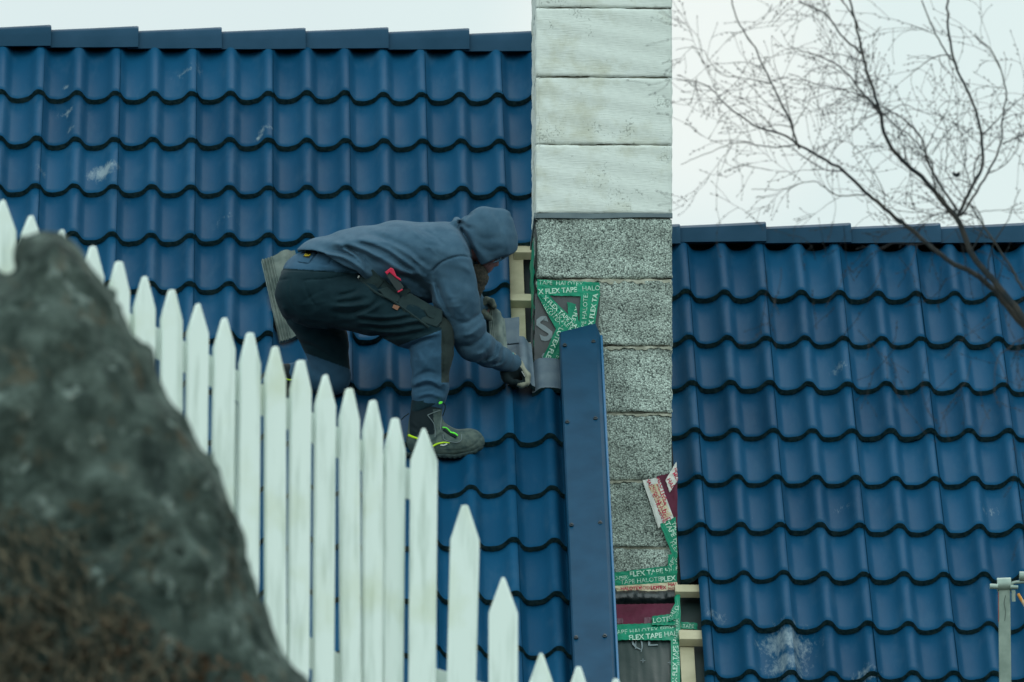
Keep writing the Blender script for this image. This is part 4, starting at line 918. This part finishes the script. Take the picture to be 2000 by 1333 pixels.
tubeW('white_tag', on_boot(curve(ZB((535, 1012), (570, 1015), (605, 1000)), 8), .8), 1.6, mat('tag_white', (.4, .45, .42), .5), boot)
for tr_ in (((400, 700), (470, 670), (535, 655), (545, 700), (535, 850)), ((400, 700), (460, 780), (480, 850), (478, 930)), ((560, 900), (580, 960), (700, 985), (750, 960), (755, 900))):
    tubeW('reflective_piping', on_boot(curve(ZB(*tr_), 16), .2), .9, mat('piping_grey', (.10, .14, .15), .5), boot)
# trouser cuff over the boot with bright green tag and draw cord
c_ = SDF((790, 765, -50), (885, 830, 60), 1.8)
c_.chain([(837, 782, 8, 33), (834, 800, 8, 32)], 4); c_._int(np.maximum(780 - c_.Y, c_.Y - (808 - (c_.X - 800) * .42) - 4) + 0 * c_.Z, 2)
c_.build('trouser_cuff', BLK, person)
plate(ZB((515, 570), (530, 555), (560, 558), (550, 580), (520, 588)), -26, -20, 'green_tag', LIME2, trousers, .001)
tubeW('draw_cord', [(864, 786, -5), (870, 793, -8), (868, 803, -8), (865, 812, -9), (867, 806, -9)], 1.1, BLK, trousers)
tubeW('draw_cord', [(799, 808, 0), (790, 814, -4), (784, 820, -6)], 1.1, BLK, trousers)
b2 = SDF((480, 695, 140), (600, 790, 250), 2.2)
b2.chain([(574, 738, 188, 29), (548, 742, 194, 29), (530, 748, 198, 25)], 8); b2.chain([(545, 745, 192, 24), (530, 765, 180, 19)], 8)
boot2 = b2.build('boot', BOOTD, person); tag(boot2, 'dark boot of the kneeling leg behind the pickets')
tubeW('lime_trim', [(558, 740, 163), (565, 742, 161), (572, 742, 160)], 1.6, LIME, boot2)

# gloves --------------------------------------------------------
g = SDF((970, 685, 110), (1045, 765, 225), 1.2)
g.chain([(997, 704, 150, 16), (1005, 716, 165, 17), (1012, 730, 175, 16)], 6, 1.0)
g.ell((1006, 724, 170), (20, 18, 24), 40, 6)
g.chain([(994, 716, 152, 14), (992, 735, 158, 14)], 8)
for i, zf in enumerate((152, 164, 176, 187)):
    ln = (1.0, 1.1, 1.06, .88)[i]
    g.chain([(1018, 722, zf, 8.5), (1027 + i * .8, 734 * 1, zf, 7.4), (1027 + i * .6, 734 + 13 * ln, zf - 2, 6.8), (1019, 736 + 15 * ln, zf - 5, 6.4), (1008, 735 + 12 * ln, zf - 7, 6)], 2.2)
g.chain([(992, 714, 150, 9.5), (985, 728, 143, 8), (989, 741, 142, 7.2), (999, 747, 146, 6.5)], 4)
g.folds([(zz(5.332, 760, 680, [(1210, 200), (1260, 180)]), 1, 1.5), (zz(5.332, 760, 680, [(1320, 130), (1380, 210), (1430, 320), (1400, 380)]), -1.2, 1.4)])
def greg(c):
    x, y = c[:, 0], c[:, 1]; px_ = np.interp(y, [690, 704, 720, 735, 746, 750, 760], [1000, 1006, 1019, 1026, 1026, 1010, 1008]); return (x > px_).astype(np.int32)
glove = g.build('glove', [GLB, GLG], person, region=greg); tag(glove, 'black glove with a pale grey back')
tubeW('cuff_label', [(1000.5, 690, 136), (1001.5, 697, 132), (1001, 703, 130)], 2.2, mat('turquoise_label', (.03, .33, .36), .6), glove)
tubeW('knuckle_mark', [(1017, 722, 146), (1021, 729, 144), (1025, 736, 144)], 1.0, mat('mark_white', (.35, .38, .38), .5), glove)
g = SDF((915, 570, 160), (1000, 640, 240), 1.3)
g.chain([(928, 602, 200, 15), (941, 602, 202, 14), (944, 596, 203, 13)], 5)
for i, zf in enumerate((186, 197, 208, 218)):
    g.chain([(941, 594, zf, 7.5), (950, 586 + i * .6, zf, 6.6), (960, 589 + i * .5, zf - 3, 6.2), (965, 599, zf - 6, 5.6)], 2.0)
g.chain([(940, 608, 186, 8.5), (948, 616, 184, 7.2), (956, 622, 186, 6.4)], 4)
glove2 = g.build('glove', GLO, person); tag(glove2, 'olive grey glove of the far hand gripping a tile')
# beard, eyes
bd = SDF((915, 515, 55), (960, 600, 118), 1.8)
bd.chain([(934, 528, 86, 19), (938, 545, 86, 15), (934, 562, 86, 11), (931, 578, 86, 7)], 6); bd.wob(1.6, 4, 8)
bd.build('beard', fabric('beard_hair', (.03, .032, .028), (.06, .055, .045), 120), person)
for zf in (70, 102):
    m_ = MB(); c = W(974, 502, zf)
    rr_ = [math.sin(math.pi * i / 6) * .012 for i in range(7)]; m_.tube([c + FW * (math.cos(math.pi * i / 6) * -.012) for i in range(7)], [max(q, 1e-4) for q in rr_], 10)
    m_.build('eye', mat('eye', (.5, .5, .48), .2), person, True)

# ---------------------------------------------------------------- loose tiles near the worker
GREYT = mat('bare_tile_grey', (.10, .14, .14), .8, .2, noise=(22, 7), col2=(.22, .27, .25), bump=(70, .5, .003))
GREYB = mat('dusty_blue_tile', (.07, .11, .15), .6, .3, noise=(14, 7), col2=(.12, .165, .20), bump=(60, .4, .002))
def loose(name, p00, p10, p01, waves, amp, th, mt, label, grooves=0, x0=0., nx=48, edge=BUTT, invert=1):
    """tile patch spanned by three corners; profile runs across p00->p10"""
    p00, p10, p01 = map(np.array, (p00, p10, p01)); ex = p10 - p00; ey = p01 - p00; nn = np.cross(ex, ey); nn = nn / np.linalg.norm(nn)
    if nn @ FW > 0: nn = -nn
    V = []; Fq = []; Mi = []; ny = 6
    for side in (0, 1):
        for j in range(ny + 1):
            for i in range(nx + 1):
                u_ = i / nx; hgt = prof(x0 + u_ * waves) * amp * invert
                if grooves and u_ < .32: hgt += grooves * (1 if math.sin(u_ * 75) > 0 else -.4)
                V.append(p00 + ex * u_ + ey * j / ny + nn * (hgt - side * th + .0015 * math.sin(j * 2.2 + i)*.3))
    n1 = (nx + 1) * (ny + 1)
    for j in range(ny):
        for i in range(nx):
            a = j * (nx + 1) + i; q = [a, a + 1, a + nx + 2, a + nx + 1]; Fq.append(q); Mi.append(0); Fq.append([n1 + k for k in q[::-1]]); Mi.append(0)
    rim = [i for i in range(nx + 1)] + [j * (nx + 1) + nx for j in range(1, ny + 1)] + [ny * (nx + 1) + i for i in range(nx - 1, -1, -1)] + [j * (nx + 1) for j in range(ny - 1, 0, -1)]
    for a, b_ in zip(rim, rim[1:] + rim[:1]): Fq.append([a, b_, n1 + b_, n1 + a]); Mi.append(1)
    o = mesh_obj(name, V, Fq, [mt, edge], None, True, Mi, sharp=40)
    return tag(o, label, 'tile')
GT = 'loose roof tiles around the worker'
loose('loose_tile', W(511, 508, 470), W(576, 489, 500), W(547, 668, 328), 1.1, .02, .014, mat('old_tile_grey', (.05, .075, .07), .7, .3, noise=(16, 7), col2=(.13, .16, .145), bump=(60, .5, .003)), 'bare grey tile propped on its end behind the back of the worker', .004, .3, edge=GREYT)['group'] = GT
loose('loose_tile', W(951, 592, 212), W(986, 624, 232), W(958, 672, 200), .9, .02, .016, GREYT, 'upright ribbed grey tile held in the far gloved hand of the worker', .003, .55)['group'] = GT
loose('loose_tile', W(984, 622, 262), W(1013, 622, 270), W(984, 672, 236), .35, .012, .014, GREYB, 'flat dusty blue tile offcut standing between the held tile and the pale batten', 0, .6, edge=GREYB)['group'] = GT
a0_, b0_ = on_roof(1012, 668, .03); 
def rq(x, y, h): a, b_ = on_roof(x, y, h); return rp(a, b_, h)
loose('loose_tile', rq(985, 668, .035), rq(1038, 672, .035), rq(992, 752, .02), .95, .034, .02, GREYB, 'grey blue tile lying just above the gloved near hand', 0, .42)['group'] = GT
loose('loose_tile', rq(1036, 699, .03), rq(1098, 699, .03), rq(1040, 757, .02), .72, -.03, .022, GREYB, 'grey cut tile lying between the near hand and the blue verge board', 0, 1.1)['group'] = GT

# ---------------------------------------------------------------- picket fence
WHITE = mat('white_fence_paint', (.50, .56, .51), .6, .3); t_, n_, l_, b_ = nodes(WHITE)
tc_ = n_('ShaderNodeTexCoord'); mp_ = n_('ShaderNodeMapping'); mp_.inputs['Scale'].default_value = (14, 14, 1.6); l_(tc_.outputs['Object'], mp_.inputs[0])
a_ = n_('ShaderNodeTexNoise'); a_.inputs['Scale'].default_value = 2.2; a_.inputs['Detail'].default_value = 7; l_(mp_.outputs[0], a_.inputs['Vector'])
r_ = n_('ShaderNodeValToRGB'); l_(a_.outputs[0], r_.inputs[0]); r_.color_ramp.elements[0].position = .28; r_.color_ramp.elements[0].color = (.47, .56, .51, 1); r_.color_ramp.elements[1].position = .5; r_.color_ramp.elements[1].color = (.66, .75, .715, 1)
al = n_('ShaderNodeTexNoise'); al.inputs['Scale'].default_value = 4; al.inputs['Detail'].default_value = 6; l_(tc_.outputs['Object'], al.inputs['Vector'])
ar = n_('ShaderNodeMapRange'); l_(al.outputs[0], ar.inputs[0]); ar.inputs[1].default_value = .52; ar.inputs[2].default_value = .72; ar.inputs[4].default_value = .55
ax_ = n_('ShaderNodeMix'); ax_.data_type = 'RGBA'; l_(ar.outputs[0], ax_.inputs[0]); l_(r_.outputs[0], ax_.inputs[6]); ax_.inputs[7].default_value = (.50, .56, .38, 1); l_(ax_.outputs[2], b_.inputs['Base Color'])
fence = empty('picket_fence', tuple(atd(500, 1600, 28.6)), 'white wooden picket fence stepping downhill from left to right', 'fence')
tops = [(-58, 355, 60), (5, 392, 60), (60, 422, 58), (120, 450, 52), (181, 482, 50), (232, 512, 48), (282, 541, 48), (335, 567, 48), (386, 594, 48), (438, 622, 48), (488, 651, 47), (537, 678, 47), (587, 705, 47), (635, 733, 46), (682, 760, 45), (728, 783, 44), (771, 818, 46), (828, 838, 54), (908, 988, 58), (983, 1129, 58), (1057, 1277, 58), (1130, 1303, 58), (1203, 1327, 58), (1276, 1352, 58)]
d = 28.3; prevx = None; tp = []
for i, (x, y, wpx) in enumerate(tops):
    if prevx is not None:
        dx = (x - prevx) * d / F; dd = math.sqrt(max(.089 ** 2 - dx ** 2, 0.0)) if i < 17 else -.03
        d += dd * (.9 if i < 17 else 1)
    prevx = x; tp.append((x, y, wpx, d))
for i, (x, y, wpx, d) in enumerate(tp):
    Sx = F / d; hw = wpx / 2 / Sx; top = atd(x, y, d); yaw = R_(24 if i < 17 else -6)
    wx = np.array([math.cos(yaw), math.sin(yaw), 0]); wy = np.array([-math.sin(yaw), math.cos(yaw), 0])
    hw = hw / math.cos(yaw) * (.84 if i < 17 else .97); ph_ = 62 / Sx * (1 if i >= 17 else .98) ; tl = random.gauss(0, .006)
    if y > 838: ph_ = 70 / Sx
    tipw = random.uniform(.004, .010); ph_ *= random.uniform(.95, 1.06); tilt = random.gauss(0, .006)
    outl = [(-tipw, 0), (tipw, 0), (hw, -ph_), (hw + tl + tilt, -1.25), (-hw + tl + tilt, -1.25), (-hw, -ph_)]
    m_ = MB(); m_.prism([top + wx * q + Zv * z + wy * .011 for q, z in outl], [top + wx * q + Zv * z - wy * .011 for q, z in outl])
    m_.build('picket', [WHITE], fence, True, bevel=.0035, sharp=60)
for (i0, i1, dy) in ((0, 17, 118), (0, 17, 560), (17, 23, 492)):
    pa, pb = tp[i0], tp[i1]; sub = tp[i0:i1 + 1]
    m_ = MB()
    for q0, q1 in zip(sub[:-1], sub[1:]):
        ya = q0[1] + dy; yb = q1[1] + dy
        if i0 == 17: ya = 838 + dy + (q0[0] - 828) * .3; yb = 838 + dy + (q1[0] - 828) * .3
        A_ = atd(q0[0], ya, q0[3] + .035); B_ = atd(q1[0], yb, q1[3] + .035); hz2 = Zv * .045
        m_.prism([A_ - hz2, B_ - hz2, B_ - hz2 + FW * .03, A_ - hz2 + FW * .03], [A_ + hz2, B_ + hz2, B_ + hz2 + FW * .03, A_ + hz2 + FW * .03])
    m_.build('rail', WHITE, fence)
for i in (0, 9, 17, 22):
    x, y, wpx, d = tp[i]; p = atd(x, y, d) + FW * .12 - Zv * .25; m_ = MB(); m_.box(p - Zv * .6, np.array([.035, 0, 0]), np.array([0, .035, 0]), Zv * .6); m_.build('post', WHITE, fence, bevel=.003)

# ---------------------------------------------------------------- boulder in the foreground
ROCK = mat('lichen_rock', (.03, .04, .04), .95, .15); t_, n_, l_, b_ = nodes(ROCK)
tc_ = n_('ShaderNodeTexCoord')
def nz_(s_, d_=6, ro=.6):
    q = n_('ShaderNodeTexNoise'); q.inputs['Scale'].default_value = s_; q.inputs['Detail'].default_value = d_; q.inputs['Roughness'].default_value = ro; l_(tc_.outputs['Object'], q.inputs['Vector']); return q
def layer(prev, src, lo, hi, amt, col):
    q = n_('ShaderNodeMapRange'); l_(src.outputs[0], q.inputs[0]); q.inputs[1].default_value = lo; q.inputs[2].default_value = hi; q.inputs[4].default_value = amt
    x = n_('ShaderNodeMix'); x.data_type = 'RGBA'; l_(q.outputs[0], x.inputs[0])
    if isinstance(prev, tuple): x.inputs[6].default_value = prev
    else: l_(prev, x.inputs[6])
    x.inputs[7].default_value = (*col, 1); return x.outputs[2]
p_ = layer((.028, .046, .040, 1), nz_(9, 9, .72), .38, .62, 1, (.095, .13, .115))
p_ = layer(p_, nz_(15, 7, .65), .50, .66, .6, (.19, .25, .225))
p_ = layer(p_, nz_(16, 6, .6), .60, .68, .8, (.32, .40, .37))
p_ = layer(p_, nz_(10.7, 6, .68), .55, .66, .6, (.13, .095, .055))
p_ = layer(p_, nz_(8.3, 7, .65), .53, .65, .75, (.014, .026, .024))
l_(p_, b_.inputs['Base Color'])
bp = n_('ShaderNodeBump'); bp.inputs['Strength'].default_value = .9; bp.inputs['Distance'].default_value = .035; l_(nz_(20, 9, .75).outputs[0], bp.inputs['Height']); l_(bp.outputs[0], b_.inputs['Normal'])
RD = 22.0
def RW(x, y, z): return CAM + ray(x, y) * (RD + z * RD / F)
outline = [(-700, 300), (-350, 420), (-120, 520), (0, 536), (24, 530), (28, 492), (42, 472), (70, 458), (98, 450), (124, 458), (150, 480), (172, 512), (196, 545), (222, 588), (252, 642), (285, 700), (320, 760), (352, 820), (385, 868), (418, 915), (445, 965), (468, 1020), (490, 1085), (506, 1150), (530, 1225), (560, 1285), (600, 1340), (660, 1440), (760, 1700), (760, 1950), (-700, 1950)]
rk = SDF((-760, 240, -420), (820, 1960, 420), 10.5)
P = np.array(outline + outline[:1], float); dd2 = rk.dist2(P)
XX, YY = np.broadcast_arrays(rk.X[..., 0], rk.Y[..., 0]); inside = np.zeros(XX.shape, bool)
for (x1, y1), (x2, y2) in zip(P[:-1], P[1:]):
    if y1 == y2: continue
    c = ((y1 > YY) != (y2 > YY)) & (XX < (x2 - x1) * (YY - y1) / (y2 - y1) + x1); inside ^= c
sd2 = np.where(inside, dd2, -dd2); RR = 330.
tt = np.sqrt(np.maximum(RR ** 2 - (RR - np.clip(sd2, 0, RR)) ** 2, 0))
rk.D = (np.where(sd2 > 0, 0, -sd2)[..., None] + (np.abs(rk.Z) - tt[..., None]) * np.clip(.25 + sd2 / 150, .25, 1)[..., None]).astype(np.float32)
rk.wob(16, 60, 2); rk.wob(9, 24, 4); rk.wob(5, 11, 6)
rk.D = rk.D + 9 * np.exp(-(np.sin(rk.X / 57 + rk.Y / 41 + np.sin(rk.Y / 90) * 2) / .16) ** 2) + 7 * np.exp(-(np.sin(rk.X / 83 - rk.Y / 47 + 1 + np.sin(rk.X / 70)) / .12) ** 2) + 0 * rk.Z   # cracks and ledges
rock = rk.build('boulder', ROCK, None, frame=RW); tag(rock, 'large dark boulder spotted with pale lichen at the lower left', 'rock')
# dead roots and dry grass hanging over the boulder foot
DRY = mat('dry_grass', (.03, .033, .026), .9, .1, noise=(28, 3), col2=(.17, .145, .10))
m_ = MB()
for i in range(520):
    x = random.uniform(-60, 330) + random.uniform(-1, 1) * 60; y = random.uniform(940, 1350)
    if x > 60 + (y - 940) * .9 or y < 960 + x * .55: continue
    z = -335 + random.uniform(-30, 25) + abs(x - 100) * .03; L_ = random.uniform(40, 130); an = random.uniform(-.6, 1.0)
    pts = [(x, y, z)]; 
    for k in range(5):
        an += random.gauss(0, .28); pts.append((pts[-1][0] + math.sin(an) * L_ / 5, pts[-1][1] + math.cos(an) * L_ / 5 * .9, z - 14 * math.sin(k * .7)))
    m_.tube([RW(*q) for q in pts], [.0019, .0022, .002, .0016, .0012, .0006], 3, cap=False)
tag(m_.build('dry_grass', DRY, None, True), 'tangle of brown dead grass and roots over the boulder', 'grass', kind='stuff')
# leaf litter clumps
LIT = mat('leaf_litter', (.10, .065, .04), .95, .1, noise=(30, 3), col2=(.035, .03, .022))
m_ = MB()
for i in range(420):
    x = random.uniform(-50, 520); y = random.uniform(1130, 1345)
    if y < 1130 + max(0, (x - 60)) * .42: continue
    c = RW(x, y, -330 + random.uniform(-12, 30)); a_1 = Vector((random.gauss(0, 1), random.gauss(0, 1), random.gauss(0, 1))).normalized(); a_2 = a_1.orthogonal().normalized(); s1 = random.uniform(.008, .02)
    a_1 = np.array(a_1) * s1; a_2 = np.array(a_2) * s1 * .6; nn_ = np.cross(a_1, a_2) * 18
    m_.add([c - a_1, c - a_2 + nn_, c + a_1, c + a_2 + nn_, c - a_1 * .3 - nn_ * .4], [[0, 1, 4], [1, 2, 3, 4], [3, 0, 4]])
tag(m_.build('leaf_litter', LIT, None, True), 'brown leaf litter gathered at the boulder foot', 'leaves', kind='stuff')

# ---------------------------------------------------------------- bare tree in front of the lower roof
BARK = mat('bark', (.022, .03, .036), .9, .1, noise=(20, 5), col2=(.06, .056, .05), bump=(60, .5, .003))
TW_ = mat('twig_bark', (.022, .028, .034), .9, .05, noise=(20, 5), col2=(.05, .045, .045))
TD = 30.5; ST = F / TD
def TWp(x, y, z): return CAM + ray(x, y) * (TD + z / ST)
tree = empty('bare_tree', tuple(TWp(2350, 1700, 0)), 'bare leafless tree with spreading branches in front of the lower roof', 'tree')
ZT = lambda *p: zz(2.083, 1300, 0, p)
mains = [  # (points, start radius px, end radius px, depth start, depth end)
 (ZT((1560, 1420), (1458, 1300), (1340, 1150), (1250, 1040), (1190, 900), (1150, 850), (1060, 740), (960, 650), (900, 570), (870, 450), (830, 320), (800, 210), (770, 80), (735, -40)), 10, 2.2, 0, -40),
 (ZT((1560, 1430), (1458, 1325), (1290, 1140), (1150, 1060), (1000, 940), (880, 840), (800, 770), (700, 680), (560, 600), (480, 550), (380, 520), (250, 430), (160, 345), (40, 322)), 8, .9, 10, 80),
 (ZT((545, 608), (500, 480), (430, 340), (370, 210), (300, 100), (262, -20)), 2.6, 1.3, 60, 40),
 (ZT((1190, 880), (1230, 790), (1285, 680), (1285, 550), (1250, 420), (1190, 290), (1150, 130), (1150, -20)), 4.2, 2.4, 0, 60),
 (ZT((885, 470), (810, 390), (740, 300), (650, 240), (500, 190)), 3, .9, -20, -60),
 (ZT((810, 225), (720, 150), (650, 60), (540, 5)), 2.8, 1.4, -30, -60),
 (ZT((1190, 860), (1110, 740), (1060, 640), (1040, 560), (960, 480), (880, 430)), 3, 1.5, 0, 50),
 (ZT((1200, 880), (1290, 740), (1360, 600), (1370, 470), (1385, 370), (1340, 230), (1250, 140)), 3, 1.2, 0, 90),
 (ZT((1190, 280), (1110, 160), (1040, 0)), 2.2, 1.4, 40, 60), (ZT((1370, 590), (1470, 540), (1560, 500)), 2, 1.2, 60, 60),
 (ZT((820, 400), (740, 370), (620, 345), (500, 300)), 1.8, .8, -20, 20), (ZT((540, 590), (420, 600), (300, 580), (180, 620), (60, 670)), 1.8, .7, 70, 120),
 (ZT((820, 790), (700, 795), (600, 740), (480, 770), (350, 770)), 1.7, .7, 40, 90), (ZT((1285, 560), (1380, 460), (1470, 380)), 1.8, .8, 50, 100),
 (ZT((1180, 870), (1100, 770), (1075, 650), (1000, 560), (900, 480), (800, 380), (700, 365), (560, 420)), 2.6, .7, -10, -80),
 (ZT((1010, 950), (900, 860), (880, 760), (760, 590), (640, 570)), 1.6, .6, 10, -60), (ZT((1240, 1040), (1290, 900), (1210, 800), (1140, 690), (1150, 560), (1110, 450)), 1.8, .7, 0, 80),
 (ZT((790, 130), (760, 60), (690, -30)), 2, 1.4, -30, -30), (ZT((430, 340), (340, 320), (220, 300), (140, 200), (40, 200)), 1.4, .6, 50, 100), (ZT((1300, 1160), (1330, 1010), (1400, 880), (1440, 770)), 2, .8, 10, -50),
 (ZT((1458, 1180), (1380, 1050), (1280, 900), (1240, 830)), 3.2, 1.6, -30, -10), (ZT((880, 480), (960, 430), (1080, 465), (1150, 410), (1240, 420)), 1.2, .6, -10, 30), (ZT((1190, 870), (1300, 860), (1460, 850)), 1.3, .6, 0, 40),
]
tb = MB(); twg = MB(); buds = MB(); segs = []
for pts, r0, r1, z0, z1 in mains:
    n = len(pts) * 5; c = curve(pts, n); c = c + RNG.normal(0, .9, c.shape)
    P3 = [(c[i][0], c[i][1], z0 + (z1 - z0) * i / (n - 1)) for i in range(n)]
    rad = [(r0 + (r1 - r0) * (i / (n - 1)) ** .7) * .86 for i in range(n)]
    tb.tube([TWp(*q) for q in P3], [q / ST for q in rad], 8)
    segs.append((P3, rad))
nb = [0]
def twig(p, ang, L_, r0, dep):
    n = max(4, int(L_ / 9)); pts = [p]; a = ang; cv = random.gauss(0, .07); zz_ = random.gauss(0, 1.4)
    for i in range(n):
        a += random.gauss(0, .12) + cv * .7; st = L_ / n
        q = pts[-1]; pts.append((q[0] + math.cos(a) * st, q[1] - math.sin(a) * st, q[2] + zz_ * st))
    rad = [max(r0 * (1 - .75 * i / n), .42) for i in range(n + 1)]
    twg.tube([TWp(*q) for q in pts], [q / ST for q in rad], 5)
    for i in range(1, n + 1):
        if random.random() < .3 or i == n:
            q = pts[i]; ba = a + random.choice((-.7, .7)) if i < n else a; bl = random.uniform(4, 7)
            e = (q[0] + math.cos(ba) * bl, q[1] - math.sin(ba) * bl, q[2]); mid = tuple((u_ + v_) / 2 for u_, v_ in zip(q, e))
            buds.tube([TWp(*q), TWp(*mid), TWp(*e)], [.45 / ST, 1.1 / ST, .25 / ST], 5)
        if dep < 2 and random.random() < (.22 if dep == 0 else .12):
            twig(pts[i], a + random.choice((-1, 1)) * random.uniform(.35, .9), L_ * random.uniform(.35, .65), rad[i] * .75, dep + 1)
for P3, rad in segs:
    for i in range(3, len(P3) - 1):
        x, y, z = P3[i]
        if not (1250 < x < 2080 and -60 < y < 700): continue
        dens = .20 if rad[i] < 3 else .15
        if y > 430: dens *= .8
        if random.random() < dens:
            d_ = np.array(P3[i + 1][:2]) - np.array(P3[i - 1][:2]); a = math.atan2(-d_[1], d_[0])
            L0 = random.uniform(80, 210); ca_ = a + random.choice((-1, 1)) * random.uniform(.35, 1.0)
            if x + math.cos(ca_) * L0 < 1322: L0 *= .4
            twig((x, y, z), ca_, L0, min(rad[i] * .55, 1.35), 0)
# fine drooping twigs hanging across the roof
for i in range(60):
    x = random.uniform(1450, 2050); y = random.uniform(430, 900)
    if y > 520 + (x - 1400) * .75: continue
    twig((x, y, random.uniform(-60, 60)), random.choice((1, -1)) * random.uniform(.8, 2.2), random.uniform(50, 150), .75, 1)
# trunk down to the hillside, outside the picture
tb.tube([TWp(2075, 1400 / 2.083 + 8, 0), TWp(2150, 800, 10), TWp(2260, 1100, 20), TWp(2330, 1500, 10), TWp(2350, 1800, 0), TWp(2352, 2100, 0)], [12 / ST, 20 / ST, 34 / ST, 44 / ST, 52 / ST, 60 / ST], 14)
tb.build('trunk', BARK, tree, True); twg.build('twigs', TW_, tree, True); buds.build('buds', TW_, tree, True)
m_ = MB(); c = TWp(1867, 341, -10); m_.add([c + RT * a + UP * b_ + FW * q for a, b_, q in ((-.014, .008, 0), (0, .003, .006), (.013, .010, 0), (.012, -.006, .004), (.002, -.01, .008), (-.009, -.004, 0))], [[0, 1, 5], [1, 2, 3], [1, 3, 4], [1, 4, 5]])
m_.build('dead_leaf', BOOTD, tree)

# ---------------------------------------------------------------- scaffold post
GALV = mat('galvanised_steel', (.20, .27, .24), .55, .5, .3, noise=(18, 6), col2=(.30, .38, .34), bump=(40, .3, .002))
PD = 37.2
def PW(x, y, z=0): return CAM + ray(x, y) * PD + FW * z
post = empty('scaffold_post', tuple(PW(1968, 1700)), 'galvanised scaffold post with a clamp at the lower right edge', 'scaffold')
m_ = MB(); m_.prism([PW(x, y, z) for x, y, z in ((1950, 1140, 0), (1973, 1137, 0), (1973, 1137, .035), (1950, 1140, .035))], [PW(x, y, z) for x, y, z in ((1957, 1800, 0), (1981, 1800, 0), (1981, 1800, .035), (1957, 1800, .035))]); m_.build('upright', GALV, post, bevel=.003)
def px_tube(name, pts, r, mt=GALV, n=12): m_ = MB(); m_.tube([PW(*q) for q in pts], r, n); return m_.build(name, mt, post, True, sharp=50)
px_tube('crossbar', [(1933, 1145.5, -.012), (1949, 1146, -.012)], .010); px_tube('crossbar', [(1973, 1147, -.012), (1988, 1147.5, -.012)], .008)
px_tube('collar', [(1948, 1143, .016), (1975, 1142, .016)], .026)
px_tube('hook', [(1975, 1146, 0), (1978, 1139, 0), (1985, 1137.5, 0), (2004, 1137, 0)], .006)
px_tube('pin', [(1979, 1153, -.01), (1979.5, 1175, -.01)], .0075)
px_tube('brace', [(1988, 1160, -.005), (2000, 1180, -.005), (2016, 1207, -.005)], .006, mat('brace_paint', (.5, .42, .30), .5, noise=(30, 2), col2=(.6, .25, .03)))
px_tube('clamp', [(1991, 1126, 0), (2012, 1126, 0)], .018)
m_ = MB(); c = curve([(1964, 1163), (1961, 1178), (1964, 1195), (1962, 1213)], 14); m_.tube([PW(x, y, -.001) for x, y in c], .0013, 5); m_.build('stain_drip', mat('drip', (.09, .13, .12), .7), post, True)
m_ = MB(); m_.box(PW(1950.3, 1186, .006), RT * .001, FW * .006, UP * .055); m_.build('red_edge', mat('red_edge', (.25, .05, .04), .6), post)

# ---------------------------------------------------------------- ground
GR = mat('hillside', (.04, .05, .03), .95, .1, noise=(.8, 8), col2=(.10, .08, .045), bump=(6, .6, .05))
xs = np.concatenate([np.linspace(-2500, -30, 12), np.linspace(-24, 24, 33), np.linspace(30, 2500, 12)]); ys = np.concatenate([np.linspace(-1500, -10, 8), np.linspace(-6, 60, 45), np.linspace(70, 3500, 16)])
def gz(x, y):
    base = np.interp(y, [-6, 0, 6, 14, 20, 26, 31, 34, 38, 60, 400], [-.2, 0, .4, 2.4, 3.9, 4.75, 4.7, 4.3, 4.0, 4.0, 0])
    return base + .25 * math.sin(x * .7 + y * .31) * (1 if 2 < y < 33 else .2) - (.18 * x if 10 < y < 31 and abs(x) < 6 else 0) * .6
V = [(x, y, gz(x, y)) for y in ys for x in xs]; n = len(xs)
tag(mesh_obj('ground', V, [[j * n + i, j * n + i + 1, (j + 1) * n + i + 1, (j + 1) * n + i] for j in range(len(ys) - 1) for i in range(n - 1)], GR, None, True), 'grassy hillside rising towards the house', 'ground', kind='structure')
